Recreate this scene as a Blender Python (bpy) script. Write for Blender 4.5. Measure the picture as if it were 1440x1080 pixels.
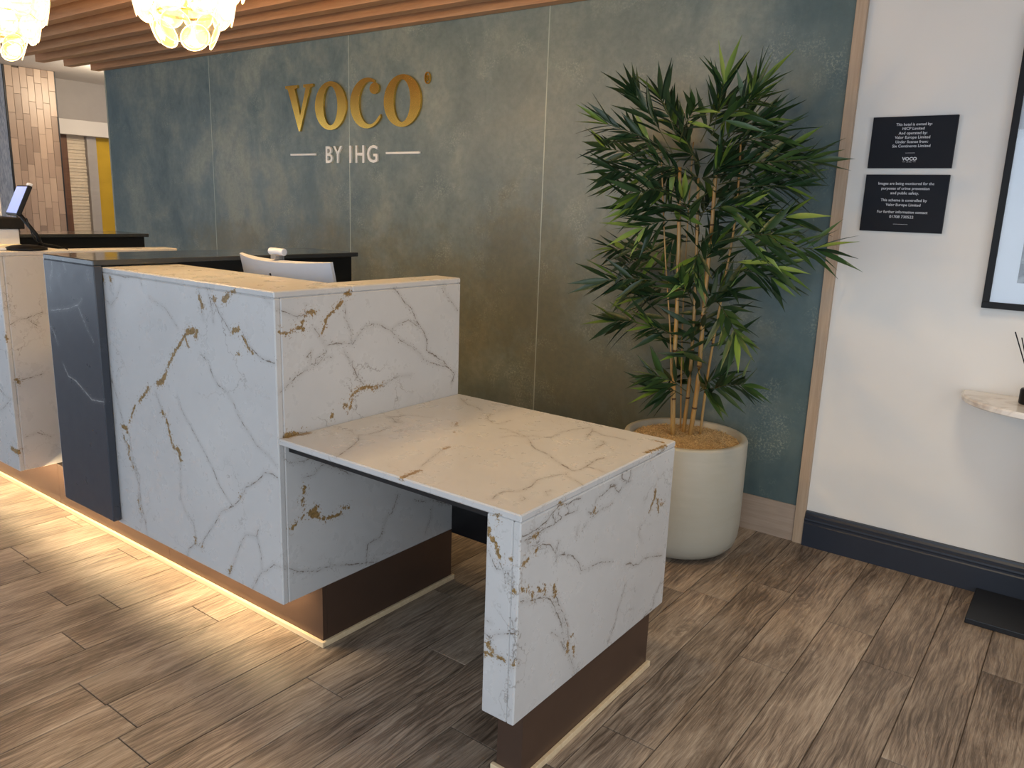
import bpy, bmesh, math, random
import numpy as np
from mathutils import Vector, Matrix, Euler

for o in list(bpy.data.objects): bpy.data.objects.remove(o, do_unlink=True)
scene = bpy.context.scene
COL = scene.collection
random.seed(7)
PI = math.pi

# ------------------------------------------------------------ camera, world, light, exposure
cam = bpy.data.cameras.new('camera'); cam.sensor_width = 36; cam.lens = 1105.644/1440*36
cam.clip_start = .05; cam.clip_end = 60
cam_o = bpy.data.objects.new('camera', cam); COL.objects.link(cam_o); scene.camera = cam_o
CR = Vector((0.79965868, 0.59944924, 0.03473616)); CU = Vector((-0.15798281, 0.1542305, 0.97532271)); CF = Vector((-0.57929908, 0.78541299, -0.21803444))
m = Matrix.Identity(4)
for i in range(3):
    m[i][0] = CR[i]; m[i][1] = CU[i]; m[i][2] = -CF[i]
m[0][3], m[1][3], m[2][3] = .9164, -3.5278, 1.4563
cam_o.matrix_world = m

scene.view_settings.view_transform = 'Standard'
scene.view_settings.look = 'None'
scene.view_settings.gamma = 1
scene.view_settings.use_curve_mapping = False
scene.view_settings.exposure = 0.12

world = bpy.data.worlds.new('world'); scene.world = world; world.use_nodes = True
world.node_tree.nodes['Background'].inputs[0].default_value = (.62, .75, .95, 1)
world.node_tree.nodes['Background'].inputs[1].default_value = .8

def area(name, loc, rot, sx, sy, power, color, spread=PI):
    l = bpy.data.lights.new(name, 'AREA'); l.shape = 'RECTANGLE'; l.size = sx; l.size_y = sy
    l.energy = power; l.color = color; l.spread = spread
    o = bpy.data.objects.new(name, l); o.location = loc; o.rotation_euler = rot; COL.objects.link(o); return o
def spot(name, loc, target, power, color, angle, blend=.5, r=.04):
    l = bpy.data.lights.new(name, 'SPOT'); l.energy = power; l.color = color; l.spot_size = angle; l.spot_blend = blend; l.shadow_soft_size = r
    o = bpy.data.objects.new(name, l); o.location = loc; COL.objects.link(o)
    o.rotation_euler = (Vector(target)-Vector(loc)).to_track_quat('-Z', 'Y').to_euler(); return o
def point(name, loc, power, color, r):
    l = bpy.data.lights.new(name, 'POINT'); l.energy = power; l.color = color; l.shadow_soft_size = r
    o = bpy.data.objects.new(name, l); o.location = loc; COL.objects.link(o); return o

WARM = (1, .68, .31)
SOFT = (1, .84, .62)
# unseen windows: rear pair inferred from cool daylight, side pair added as fill
area('window_daylight', (-3.6, -6.12, 1.3), (PI/2, 0, 0), 5.0, 2.2, 58, (.62, .79, 1))
area('window_daylight', (1.4, -6.12, 1.3), (PI/2, 0, 0), 3.0, 2.2, 66, (.72, .86, 1))
area('window_daylight', (2.94, -3.4, 1.3), (PI/2, 0, PI/2), 3.0, 2.2, 38, (.86, .93, 1))  # fill added to brighten right-facing marble and the floor
area('window_daylight', (-8.44, -4.15, 1.3), (PI/2, 0, -PI/2), 3.2, 2.2, 26, (.80, .90, 1))  # fill added for sheen on the gold lettering and mural
# warm recessed downlights in the slatted ceiling
DOWN = [(-.45, -1.50, 30), (-2.4, -1.05, 34), (-4.4, -1.05, 34), (-7.0, -.9, 60)]
for x, y, pw in DOWN:
    spot('downlight', (x, y, 2.40), (x, y, 0), pw, WARM, math.radians(95), .8, .05)
spot('downlight', (.75, -1.35, 2.40), (.75, -1.1, 0), 48, SOFT, math.radians(115), .9, .22)
spot('downlight', (-.3, -3.0, 2.40), (-.3, -3.0, 0), 9, SOFT, math.radians(100), .8, .05)
point('passage_lamp', (-7.0, .75, 2.48), 36, SOFT, .08)  # unseen light added to brighten the column and passage recess

# ------------------------------------------------------------ helpers
def put(o, parent=None):
    COL.objects.link(o)
    if parent is not None:
        o.parent = parent
        o.matrix_parent_inverse = Matrix.Identity(4)
    return o
def wloc(o):
    v = Vector(o.location)
    p = o.parent
    while p is not None: v += Vector(p.location); p = p.parent
    return v
def mesh_obj(name, verts, faces, mat, parent=None, smooth=False, origin=None):
    """verts in world coordinates; the object's origin sits at its parent's (or at origin)"""
    off = Vector((0, 0, 0))
    if parent is not None: off = wloc(parent)
    loc = Vector(origin) if origin is not None else off
    me = bpy.data.meshes.new(name)
    V = [(v[0]-loc[0], v[1]-loc[1], v[2]-loc[2]) for v in verts]
    me.from_pydata(V, [], faces); me.update()
    if mat: me.materials.append(mat)
    if smooth:
        me.polygons.foreach_set('use_smooth', [True]*len(me.polygons))
    o = bpy.data.objects.new(name, me); put(o, parent); o.location = loc-off
    return o
def empty(name, loc, label=None, cat=None, group=None, kind=None, parent=None):
    o = bpy.data.objects.new(name, None); o.empty_display_size = .1; put(o, parent); o.location = loc
    tag(o, label, cat, group, kind); return o
def tag(o, label=None, cat=None, group=None, kind=None):
    if label: o['label'] = label
    if cat: o['category'] = cat
    if group: o['group'] = group
    if kind: o['kind'] = kind
    return o
def box_geo(x0, x1, y0, y1, z0, z1, c=0.0):
    """chamfered box"""
    if c <= 0:
        v = [(x, y, z) for x in (x0, x1) for y in (y0, y1) for z in (z0, z1)]
        f = [(0, 1, 3, 2), (4, 6, 7, 5), (0, 4, 5, 1), (2, 3, 7, 6), (0, 2, 6, 4), (1, 5, 7, 3)]
        return v, f
    bm = bmesh.new()
    r = bmesh.ops.create_cube(bm, size=1)
    for v in bm.verts:
        v.co = Vector(((x0+x1)/2+v.co.x*(x1-x0), (y0+y1)/2+v.co.y*(y1-y0), (z0+z1)/2+v.co.z*(z1-z0)))
    bmesh.ops.bevel(bm, geom=bm.edges[:], offset=c, segments=2, profile=.5, affect='EDGES')
    bm.verts.index_update()
    v = [tuple(a.co) for a in bm.verts]; f = [tuple(q.index for q in p.verts) for p in bm.faces]; bm.free()
    return v, f
def join_geo(*gs):
    V, F = [], []
    for v, f in gs:
        n = len(V); V += list(v); F += [tuple(i+n for i in q) for q in f]
    return V, F
def box(name, b, mat, parent=None, c=0.0, origin=None):
    v, f = box_geo(*b, c=c)
    if parent is None and origin is None: origin = ((b[0]+b[1])/2, (b[2]+b[3])/2, b[4])
    return mesh_obj(name, v, f, mat, parent, origin=origin)
def lathe_geo(profile, cx, cy, n=48, cap=True):
    V, F = [], []
    for r, z in profile:
        for i in range(n):
            a = 2*PI*i/n; V.append((cx+r*math.cos(a), cy+r*math.sin(a), z))
    for k in range(len(profile)-1):
        for i in range(n):
            j = (i+1) % n; F.append((k*n+i, k*n+j, (k+1)*n+j, (k+1)*n+i))
    if cap:
        F.append(tuple(range(n-1, -1, -1))); F.append(tuple((len(profile)-1)*n+i for i in range(n)))
    return V, F
def tube_geo(pts, rad, n=8):
    V, F = [], []
    pts = [Vector(p) for p in pts]
    if not isinstance(rad, (list, tuple)): rad = [rad]*len(pts)
    for k, p in enumerate(pts):
        d = (pts[min(k+1, len(pts)-1)]-pts[max(k-1, 0)]).normalized()
        a = d.cross(Vector((0, 0, 1)))
        if a.length < 1e-3: a = d.cross(Vector((0, 1, 0)))
        a.normalize(); b = d.cross(a).normalized()
        for i in range(n):
            t = 2*PI*i/n; V.append(tuple(p+(a*math.cos(t)+b*math.sin(t))*rad[k]))
    for k in range(len(pts)-1):
        for i in range(n):
            j = (i+1) % n; F.append((k*n+i, k*n+j, (k+1)*n+j, (k+1)*n+i))
    F.append(tuple(range(n-1, -1, -1))); F.append(tuple((len(pts)-1)*n+i for i in range(n)))
    return V, F
def spline(pts, sub=6):
    P = [Vector(p) for p in pts]; out = []
    for i in range(len(P)-1):
        p0 = P[max(i-1, 0)]; p1 = P[i]; p2 = P[i+1]; p3 = P[min(i+2, len(P)-1)]
        for k in range(sub):
            t = k/sub
            out.append(.5*((2*p1)+(p2-p0)*t+(2*p0-5*p1+4*p2-p3)*t*t+(3*p1-p0-3*p2+p3)*t**3))
    out.append(P[-1]); return out

# ------------------------------------------------------------ material helpers
def srgb(r, g, b):
    f = lambda c: (c/255/12.92 if c/255 <= .04045 else ((c/255+.055)/1.055)**2.4)
    return (f(r), f(g), f(b), 1)
class NT:
    def __init__(s, name, rough=.5, metal=0, base=(.5, .5, .5, 1), spec=.5):
        s.m = bpy.data.materials.new(name); s.m.use_nodes = True; s.t = s.m.node_tree; s.n = s.t.nodes; s.l = s.t.links
        s.b = s.n['Principled BSDF']; s.b.inputs['Roughness'].default_value = rough; s.b.inputs['Metallic'].default_value = metal
        s.b.inputs['Base Color'].default_value = base; s.b.inputs['Specular IOR Level'].default_value = spec
    def new(s, t, **kw):
        n = s.n.new(t)
        for k, v in kw.items(): setattr(n, k, v)
        return n
    def link(s, a, b): s.l.new(a, b)
    def inp(s, sock, v):
        if hasattr(v, 'links'): s.l.new(v, sock)
        else: sock.default_value = v
    def coord(s, kind='Object'): return s.new('ShaderNodeTexCoord').outputs[kind]
    def mapping(s, vec, scale=(1, 1, 1), loc=(0, 0, 0), rot=(0, 0, 0)):
        n = s.new('ShaderNodeMapping'); s.link(vec, n.inputs[0]); n.inputs['Scale'].default_value = scale
        n.inputs['Location'].default_value = loc; n.inputs['Rotation'].default_value = rot; return n.outputs[0]
    def noise(s, vec, scale, detail=4, rough=.55, dist=0, out='Fac'):
        n = s.new('ShaderNodeTexNoise'); s.link(vec, n.inputs['Vector']); n.inputs['Scale'].default_value = scale
        n.inputs['Detail'].default_value = detail; n.inputs['Roughness'].default_value = rough; n.inputs['Distortion'].default_value = dist
        return n.outputs[out]
    def math(s, op, a, b=0, clamp=False):
        n = s.new('ShaderNodeMath', operation=op); n.use_clamp = clamp; s.inp(n.inputs[0], a); s.inp(n.inputs[1], b); return n.outputs[0]
    def vmath(s, op, a, b=(0, 0, 0), scale=None):
        n = s.new('ShaderNodeVectorMath', operation=op); s.inp(n.inputs[0], a); s.inp(n.inputs[1], b)
        if scale is not None: s.inp(n.inputs['Scale'], scale)
        return n.outputs['Value'] if op in ('LENGTH', 'DISTANCE', 'DOT_PRODUCT') else n.outputs[0]
    def maprange(s, v, a, b, c=0, d=1, smooth=False):
        n = s.new('ShaderNodeMapRange'); n.clamp = True
        if smooth: n.interpolation_type = 'SMOOTHSTEP'
        s.inp(n.inputs['Value'], v); n.inputs['From Min'].default_value = a; n.inputs['From Max'].default_value = b
        n.inputs['To Min'].default_value = c; n.inputs['To Max'].default_value = d; return n.outputs[0]
    def ramp(s, fac, stops):
        n = s.new('ShaderNodeValToRGB'); s.link(fac, n.inputs[0]); e = n.color_ramp.elements
        while len(e) < len(stops): e.new(.5)
        for i, (p, c) in enumerate(stops): e[i].position = p; e[i].color = c
        return n.outputs[0]
    def mix(s, fac, a, b, mode='MIX'):
        n = s.new('ShaderNodeMix', data_type='RGBA', blend_type=mode); s.inp(n.inputs['Factor'], fac)
        s.inp(n.inputs[6], a); s.inp(n.inputs[7], b); return n.outputs[2]
    def bump(s, h, strength=.3, dist=.01):
        n = s.new('ShaderNodeBump'); s.link(h, n.inputs['Height']); n.inputs['Strength'].default_value = strength; n.inputs['Distance'].default_value = dist
        s.link(n.outputs[0], s.b.inputs['Normal'])
    def color(s, c): s.inp(s.b.inputs['Base Color'], c)
    def rough(s, c): s.inp(s.b.inputs['Roughness'], c)
    def attr(s, name, out='Fac'):
        n = s.new('ShaderNodeAttribute'); n.attribute_name = name; return n.outputs[out]

def plain(name, col, rough=.5, metal=0, vary=.06, scale=8, spec=.5, bump=0):
    t = NT(name, rough, metal, spec=spec); c = t.coord()
    n = t.noise(c, scale, 4)
    a = tuple(min(1, x*(1+vary)) for x in col[:3])+(1,); b = tuple(x*(1-vary) for x in col[:3])+(1,)
    t.color(t.ramp(n, [(.3, b), (.7, a)]))
    if bump: t.bump(t.noise(c, scale*12, 3), bump, .002)
    return t.m
def emit(name, col, strength):
    t = NT(name, .4); t.b.inputs['Emission Color'].default_value = col; t.b.inputs['Emission Strength'].default_value = strength; t.color(col)
    return t.m

def marble_mat(name, base, cloud, vein, gold, rough=.28, cracks=.55, world_vein='vein_vec'):
    t = NT(name, rough); geo = t.new('ShaderNodeNewGeometry').outputs['Position']
    n1 = t.noise(geo, 2.2, 6, .6); n2 = t.noise(geo, 14, 5, .6)
    col = t.mix(t.maprange(n1, .25, .8), base, cloud)
    col = t.mix(t.math('MULTIPLY', t.maprange(n2, .35, .80), .30), col, cloud)
    # traced veins: offset vector to the nearest vein, roughened
    w1 = t.vmath('SUBTRACT', t.noise(geo, 55, 4, .65, out='Color'), (.5, .5, .5))
    off = t.vmath('ADD', t.attr('vein_vec', 'Vector'), t.vmath('SCALE', w1, (0, 0, 0), .013))
    d = t.vmath('LENGTH', off)
    near = t.attr('vein_near'); wid = t.attr('vein_w')
    wn = t.math('MULTIPLY', wid, t.maprange(t.noise(geo, 24, 3, .6), .3, .65, .25, 1.7))
    lim = t.math('DIVIDE', d, t.math('ADD', wn, .0002))
    v = t.maprange(lim, .5, 1.45, 1, 0)
    v = t.math('MULTIPLY', v, t.maprange(near, .008, .012, 1, 0))
    # soft halo
    halo = t.math('MULTIPLY', t.maprange(near, 0, .014, 1, 0), .16)
    # fine untraced hairline cracks
    wp = t.vmath('ADD', geo, t.vmath('SCALE', t.vmath('SUBTRACT', t.noise(geo, 5, 5, .65, out='Color'), (.5, .5, .5)), (0, 0, 0), .30))
    vo = t.new('ShaderNodeTexVoronoi', feature='DISTANCE_TO_EDGE'); t.link(wp, vo.inputs['Vector']); vo.inputs['Scale'].default_value = 4.2
    cr = t.maprange(vo.outputs['Distance'], .002, .013, 1, 0)
    cr = t.math('MULTIPLY', cr, t.maprange(t.noise(geo, 3.1, 3), .50, .66))
    cr = t.math('MULTIPLY', cr, cracks)
    col = t.mix(halo, col, vein)
    col = t.mix(cr, col, vein)
    sp = t.math('MULTIPLY', t.maprange(t.noise(geo, 150, 2, .5), .66, .69), t.maprange(near, .010, .024, 1, 0))
    col = t.mix(t.math('MULTIPLY', sp, .7), col, vein)
    col = t.mix(t.math('MULTIPLY', v, .95), col, vein)
    # gold inclusions
    g = t.math('ADD', t.attr('gold_d'), t.math('MULTIPLY', t.math('SUBTRACT', t.noise(geo, 85, 5, .74), .5), .042))
    gm = t.maprange(g, -.0008, .0012, 1, 0)
    gcol = t.mix(t.maprange(t.noise(geo, 160, 3), .35, .65), gold, tuple(x*.5 for x in gold[:3])+(1,))
    gs = t.math('MULTIPLY', t.maprange(t.noise(geo, 120, 3, .6), .60, .63), t.maprange(t.attr('gold_d'), .006, .022, 1, 0))
    gm = t.math('MAXIMUM', gm, gs)
    col = t.mix(gm, col, gcol)
    t.color(col); t.rough(t.maprange(n2, .3, .7, rough-.04, rough+.08))
    return t.m
M = {}
M['marble'] = marble_mat('white_marble', srgb(198, 196, 193), srgb(183, 181, 179), srgb(98, 84, 70), srgb(154, 124, 78))
M['dark_marble'] = marble_mat('dark_marble', srgb(50, 55, 65), srgb(60, 63, 70), srgb(150, 150, 150), srgb(60, 60, 60), .30, .10)

M['dark_marble_polished'] = marble_mat('dark_marble_polished', srgb(50, 55, 60), srgb(60, 63, 66), srgb(150, 150, 150), srgb(60, 60, 60), .09, .10)
# floor planks
def plank_mat():
    t = NT('wood_look_tile', .42); c = t.coord(); rnd = t.new('ShaderNodeObjectInfo').outputs['Random']
    off = t.vmath('SCALE', (37.0, 91.0, 13.0), (0, 0, 0), rnd)
    p = t.vmath('ADD', c, off)
    warp = t.vmath('SCALE', t.vmath('SUBTRACT', t.noise(t.mapping(p, (3, .8, 1)), 2.2, 3, .5, out='Color'), (.5, .5, .5)), (0, 0, 0), .10)
    pw = t.vmath('ADD', p, warp)
    big = t.noise(t.mapping(p, (1, .35, 1)), 6, 3, .55)          # cloudy tone
    gr = t.noise(t.mapping(pw, (1, .045, 1)), 85, 5, .65)       # long grain
    fine = t.noise(t.mapping(p, (1, .022, 1)), 420, 4, .75)     # brushed pores
    wear = t.noise(t.mapping(p, (1, .30, 1)), 7, 6, .68, .4)      # weathered dark patches
    scr = t.noise(t.mapping(p, (1, .16, 1)), 120, 4, .7)
    wv = t.new('ShaderNodeTexWave', wave_type='BANDS', bands_direction='X'); t.link(t.mapping(pw, (1, .06, 1)), wv.inputs[0])
    wv.inputs['Scale'].default_value = 17; wv.inputs['Distortion'].default_value = 7; wv.inputs['Detail'].default_value = 3; wv.inputs['Detail Scale'].default_value = 1.2; wv.inputs['Detail Roughness'].default_value = .6
    f = t.math('ADD', t.math('MULTIPLY', gr, .34), t.math('MULTIPLY', big, .24))
    f = t.math('ADD', f, t.math('MULTIPLY', fine, .34)); f = t.math('ADD', f, .04)
    col = t.ramp(f, [(.39, srgb(66, 55, 45)), (.46, srgb(112, 97, 83)), (.53, srgb(146, 130, 113)), (.62, srgb(176, 161, 143))])
    dk = t.math('MULTIPLY', t.maprange(wear, .50, .66), t.maprange(scr, .38, .56, .25, 1))
    col = t.mix(t.math('MULTIPLY', dk, .62), col, srgb(70, 57, 46))
    line = t.maprange(wv.outputs['Fac'], .0, .22, 1, 0)
    line = t.math('MULTIPLY', line, t.maprange(big, .40, .62, .70, .05))
    col = t.mix(line, col, srgb(74, 62, 51))
    vo = t.new('ShaderNodeTexVoronoi', feature='F1'); t.link(t.mapping(pw, (5.2, 1.9, 1)), vo.inputs['Vector']); vo.inputs['Scale'].default_value = 1
    vd = t.math('ADD', vo.outputs['Distance'], t.math('MULTIPLY', t.math('SUBTRACT', t.noise(p, 40, 4), .5), .14))
    gate = t.maprange(t.noise(p, 1.3, 1), .48, .54)
    ringf = t.math('MULTIPLY', t.math('ADD', t.math('SINE', t.math('MULTIPLY', vd, 70)), 1), .5)
    kn = t.math('MULTIPLY', t.maprange(vd, .02, .30, 1, 0), gate)
    col = t.mix(t.math('MULTIPLY', t.math('MULTIPLY', kn, ringf), .75), col, srgb(66, 54, 44))
    tone = t.maprange(rnd, 0, 1, .90, 1.36)
    hs = t.new('ShaderNodeHueSaturation'); t.link(col, hs.inputs['Color']); t.link(tone, hs.inputs['Value']); hs.inputs['Saturation'].default_value = .98
    t.color(hs.outputs[0]); t.rough(t.maprange(gr, .3, .7, .36, .52))
    t.bump(f, .4, .003)
    return t.m
M['plank'] = plank_mat()
M['grout'] = plain('dark_grout', srgb(92, 80, 68), .8)

def wood_mat(name, a, b, axis=0, rough=.5, sc=40):
    t = NT(name, rough); c = t.new('ShaderNodeNewGeometry').outputs['Position']
    s = [1, 1, 1]; s[axis] = .05
    g = t.noise(t.mapping(c, tuple(s)), sc, 6, .65, .5); g2 = t.noise(t.mapping(c, tuple(s)), sc*4, 3)
    f = t.math('ADD', t.math('MULTIPLY', g, .7), t.math('MULTIPLY', g2, .3))
    t.color(t.ramp(f, [(.3, a), (.7, b)])); t.bump(f, .15, .002); return t.m
M['slat'] = wood_mat('oak_slat', srgb(178, 128, 90), srgb(212, 164, 122), 0)
M['oak'] = wood_mat('oak_vertical', srgb(168, 142, 116), srgb(196, 172, 146), 2)
M['oak_h'] = wood_mat('oak_horizontal', srgb(150, 130, 112), srgb(180, 160, 142), 0)
M['brown_wood'] = wood_mat('brown_timber', srgb(84, 54, 36), srgb(120, 80, 54), 2)
M['batten'] = wood_mat('pale_batten', srgb(202, 176, 138), srgb(226, 204, 168), 0)

# feature wall: painted patina mural, teal with bronze clouds
def patina():
    t = NT('teal_patina', .42); g = t.new('ShaderNodeNewGeometry').outputs['Position']
    sep = t.new('ShaderNodeSeparateXYZ'); t.link(g, sep.inputs[0]); X, Z = sep.outputs['X'], sep.outputs['Z']
    big = t.noise(t.mapping(g, (1, 1, .8)), 1.3, 4, .55, .4); mid = t.noise(t.mapping(g, (1, 1, .8)), 4.5, 5, .68, .3)
    fine = t.noise(g, 95, 3, .75); streak = t.noise(t.mapping(g, (1, 1, .18)), 9, 5, .6)
    col = t.ramp(t.math('ADD', t.math('MULTIPLY', big, .5), t.math('MULTIPLY', mid, .5)),
                 [(.38, srgb(82, 102, 108)), (.50, srgb(116, 130, 128)), (.62, srgb(150, 156, 144))])
    # bluish at the far left end, deep teal at the right end of the mural
    col = t.mix(t.maprange(X, -5.2, -6.0, 0, .45), col, srgb(94, 120, 130))
    col = t.mix(t.maprange(X, -.55, -.05, 0, .75, True), col, srgb(76, 97, 98))
    # grey-green mid field
    col = t.mix(t.math('MULTIPLY', t.maprange(X, -3.4, -1.6, 0, .55), t.maprange(X, -.3, -1.0)), col, srgb(134, 140, 128))
    # bronze clouds
    brk = t.math('ADD', t.math('MULTIPLY', t.noise(g, 3.2, 5, .6, .6), .65), t.math('MULTIPLY', t.noise(g, 16, 3, .7), .35))
    br = None
    for (cx, cz, rx, rz) in [(-1.62, .98, .55, .55), (-2.3, .85, .9, .45), (-.85, 1.10, .35, .5), (-1.28, .62, .55, .35), (-4.35, 1.12, .5, .18), (-3.2, 1.0, .8, .3), (-.85, 1.7, .25, .25)]:
        dx = t.math('DIVIDE', t.math('SUBTRACT', X, cx), rx); dz = t.math('DIVIDE', t.math('SUBTRACT', Z, cz), rz)
        d = t.math('SQRT', t.math('ADD', t.math('MULTIPLY', dx, dx), t.math('MULTIPLY', dz, dz)))
        d = t.math('ADD', d, t.math('MULTIPLY', t.math('SUBTRACT', brk, .5), 3.0))
        b = t.maprange(d, .25, 1.35, 1, 0, True)
        br = b if br is None else t.math('MAXIMUM', br, b)
    col = t.mix(t.math('MULTIPLY', br, .55), col, srgb(112, 103, 68))
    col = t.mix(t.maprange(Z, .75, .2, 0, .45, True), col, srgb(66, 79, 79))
    # pale rubbed flecks
    fl = t.math('MULTIPLY', t.maprange(fine, .50, .60), t.maprange(t.noise(g, 3.4, 4, .65, .5), .52, .68))
    col = t.mix(t.math('MULTIPLY', fl, .55), col, srgb(178, 184, 164))
    col = t.mix(t.math('MULTIPLY', t.maprange(streak, .55, .75), .14), col, srgb(150, 160, 150))
    col = t.mix(t.math('MULTIPLY', t.maprange(t.noise(g, 28, 4, .72), .42, .62), .22), col, srgb(78, 90, 88))
    t.color(col); t.rough(t.maprange(mid, .3, .7, .34, .52)); t.bump(fine, .06, .002); return t.m
M['patina'] = patina()
M['seam'] = plain('pale_metal_inlay', srgb(176, 184, 172), .4, .2)
M['wall'] = plain('warm_white_paint', srgb(230, 226, 219), .6, 0, .02, 3)
M['ceiling'] = plain('ceiling_white', srgb(214, 208, 204), .7, 0, .02, 2)
M['lilac'] = plain('grey_wall_paint', srgb(170, 164, 162), .7, 0, .03)
M['navy'] = plain('navy_satin_paint', srgb(36, 41, 52), .42, 0, .05)
M['yellow'] = plain('mustard_wall', srgb(196, 158, 32), .55, 0, .06, 3)
M['cream'] = plain('cream_textured_wall', srgb(222, 206, 184), .7, 0, .05, 30, bump=.4)
M['black'] = plain('black_laminate', (.006, .006, .007, 1), .35, 0, .1)
M['black_plastic'] = plain('black_plastic', (.010, .010, .011, 1), .45, 0, .1, spec=.2)
M['black_metal'] = plain('black_powder_coat', (.012, .013, .016, 1), .45, .2, .1)
M['bronze'] = plain('bronze_laminate', srgb(90, 70, 58), .36, .45, .05)
M['gold'] = plain('brushed_gold', (1.0, .60, .13, 1), .22, 1, .05, 20)
M['white_letter'] = plain('white_acrylic', srgb(240, 238, 230), .4)
M['plaque'] = plain('black_plaque', srgb(30, 32, 38), .55, 0, .05, spec=.15)
M['print'] = plain('white_print', srgb(214, 216, 220), .5)
M['pot'] = None
def pot_mat():
    t = NT('glazed_stoneware', .42); g = t.coord(); n = t.noise(t.mapping(g, (1, 1, 6)), 6, 5, .6); n2 = t.noise(g, 3, 4)
    t.color(t.mix(t.maprange(n, .35, .65), srgb(172, 168, 154), t.mix(n2, srgb(190, 184, 168), srgb(160, 160, 150)))); t.bump(n, .08, .002); return t.m
M['pot'] = pot_mat()
def cane_mat():
    t = NT('bamboo_cane', .4); g = t.coord(); n = t.noise(t.mapping(g, (1, 1, .15)), 40, 4); n2 = t.noise(g, 6, 3)
    t.color(t.mix(t.maprange(n2, .35, .65), t.ramp(n, [(.3, srgb(150, 104, 48)), (.7, srgb(204, 160, 84))]), srgb(170, 140, 90))); return t.m
M['cane'] = cane_mat()
M['node'] = plain('cane_node', srgb(92, 64, 34), .6)
def leaf_mat(name, a, b):
    t = NT(name, .38); rnd = t.new('ShaderNodeObjectInfo').outputs['Random']; c = t.coord()
    n = t.noise(t.mapping(c, (60, 6, 60)), 1, 4)
    f = t.math('ADD', t.math('MULTIPLY', rnd, .7), t.math('MULTIPLY', n, .3))
    t.color(t.ramp(f, [(.15, a), (.85, b)])); t.b.inputs['Subsurface Weight'].default_value = 0
    return t.m
M['leaf'] = leaf_mat('dark_leaf', srgb(30, 54, 32), srgb(66, 94, 46))
M['leaf_light'] = leaf_mat('fresh_leaf', srgb(96, 124, 44), srgb(146, 166, 84))
M['twig'] = plain('green_twig', srgb(70, 74, 40), .6)
def gravel_mat():
    t = NT('tan_gravel', .8); g = t.new('ShaderNodeNewGeometry').outputs['Position']; n = t.noise(g, 130, 3, .7)
    t.color(t.ramp(n, [(.3, srgb(140, 112, 74)), (.5, srgb(196, 166, 118)), (.7, srgb(226, 202, 156))])); return t.m
M['gravel'] = gravel_mat()
M['white_plastic'] = plain('white_plastic', srgb(214, 218, 226), .35, 0, .02)
M['grey_plastic'] = plain('grey_plastic', srgb(130, 128, 128), .4)
M['screen'] = emit('lit_screen', srgb(150, 168, 226), .55)
M['screen_glass'] = plain('dark_screen', (.01, .012, .016, 1), .12)
M['paper'] = plain('paper', srgb(232, 226, 206), .6)
M['blue_led'] = emit('blue_led', srgb(70, 190, 255), 3)
M['brass'] = plain('polished_brass', (.80, .58, .25, 1), .2, 1, .04)
def disc_mat(name, em):
    t = NT(name, .12); g = t.new('ShaderNodeNewGeometry').outputs['Position']; n = t.noise(g, 30, 4, .6, 1.5)
    lw = t.new('ShaderNodeLayerWeight'); lw.inputs[0].default_value = .35
    tr = t.new('ShaderNodeBsdfTransparent'); tr.inputs[0].default_value = (1, .94, .80, 1)
    gl = t.new('ShaderNodeBsdfGlossy'); gl.inputs[0].default_value = (1, .9, .7, 1); gl.inputs['Roughness'].default_value = .1
    ee = t.new('ShaderNodeEmission'); ee.inputs[0].default_value = (1, .78, .42, 1); t.link(t.maprange(n, .3, .7, em*.5, em*1.5), ee.inputs[1])
    m1 = t.new('ShaderNodeMixShader'); t.link(t.math('MULTIPLY', lw.outputs['Fresnel'], .6), m1.inputs[0]); t.link(tr.outputs[0], m1.inputs[1]); t.link(gl.outputs[0], m1.inputs[2])
    ad = t.new('ShaderNodeAddShader'); t.link(m1.outputs[0], ad.inputs[0]); t.link(ee.outputs[0], ad.inputs[1])
    t.link(ad.outputs[0], t.n['Material Output'].inputs[0]); return t.m
M['disc_top'] = disc_mat('lit_glass_disc', .75)
M['disc'] = disc_mat('glass_disc', .16)

M['rim'] = emit('glass_rim', (1, .86, .58, 1), .7)
M['bulb'] = emit('lamp_bulb', (1, .84, .56, 1), 14)
M['led'] = emit('led_strip', (1, .74, .40, 1), 6)
M['tile'] = None
def tile_mat():
    t = NT('glazed_taupe_tile', .38); rnd = t.new('ShaderNodeObjectInfo').outputs['Random']; c = t.coord(); n = t.noise(c, 14, 4)
    col = t.ramp(rnd, [(.1, srgb(152, 126, 106)), (.5, srgb(178, 150, 128)), (.9, srgb(194, 166, 142))])
    t.color(t.mix(t.math('MULTIPLY', n, .25), col, srgb(146, 124, 106))); t.bump(t.noise(c, 5, 2), .12, .01); return t.m
M['tile'] = tile_mat()
def mosaic_mat():
    t = NT('mirror_mosaic', .3, .0); g = t.new('ShaderNodeNewGeometry').outputs['Position']
    vo = t.new('ShaderNodeTexVoronoi', feature='F1'); t.link(t.mapping(g, (60, 60, 22)), vo.inputs['Vector']); vo.inputs['Scale'].default_value = 1
    t.color(t.ramp(vo.outputs['Color'], [(.2, srgb(190, 196, 206)), (.8, srgb(240, 242, 246))])); t.bump(vo.outputs['Distance'], .5, .01); return t.m
M['mosaic'] = mosaic_mat()
M['console'] = None
def console_mat():
    t = NT('console_marble', .2); g = t.new('ShaderNodeNewGeometry').outputs['Position']
    n = t.noise(g, 7, 6, .6, 1.5); t.color(t.ramp(n, [(.35, srgb(206, 196, 186)), (.5, srgb(236, 230, 222)), (.7, srgb(242, 238, 232))])); return t.m
M['console'] = console_mat()
M['mount'] = plain('white_mount_board', srgb(222, 226, 232), .6, 0, .01)
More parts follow.
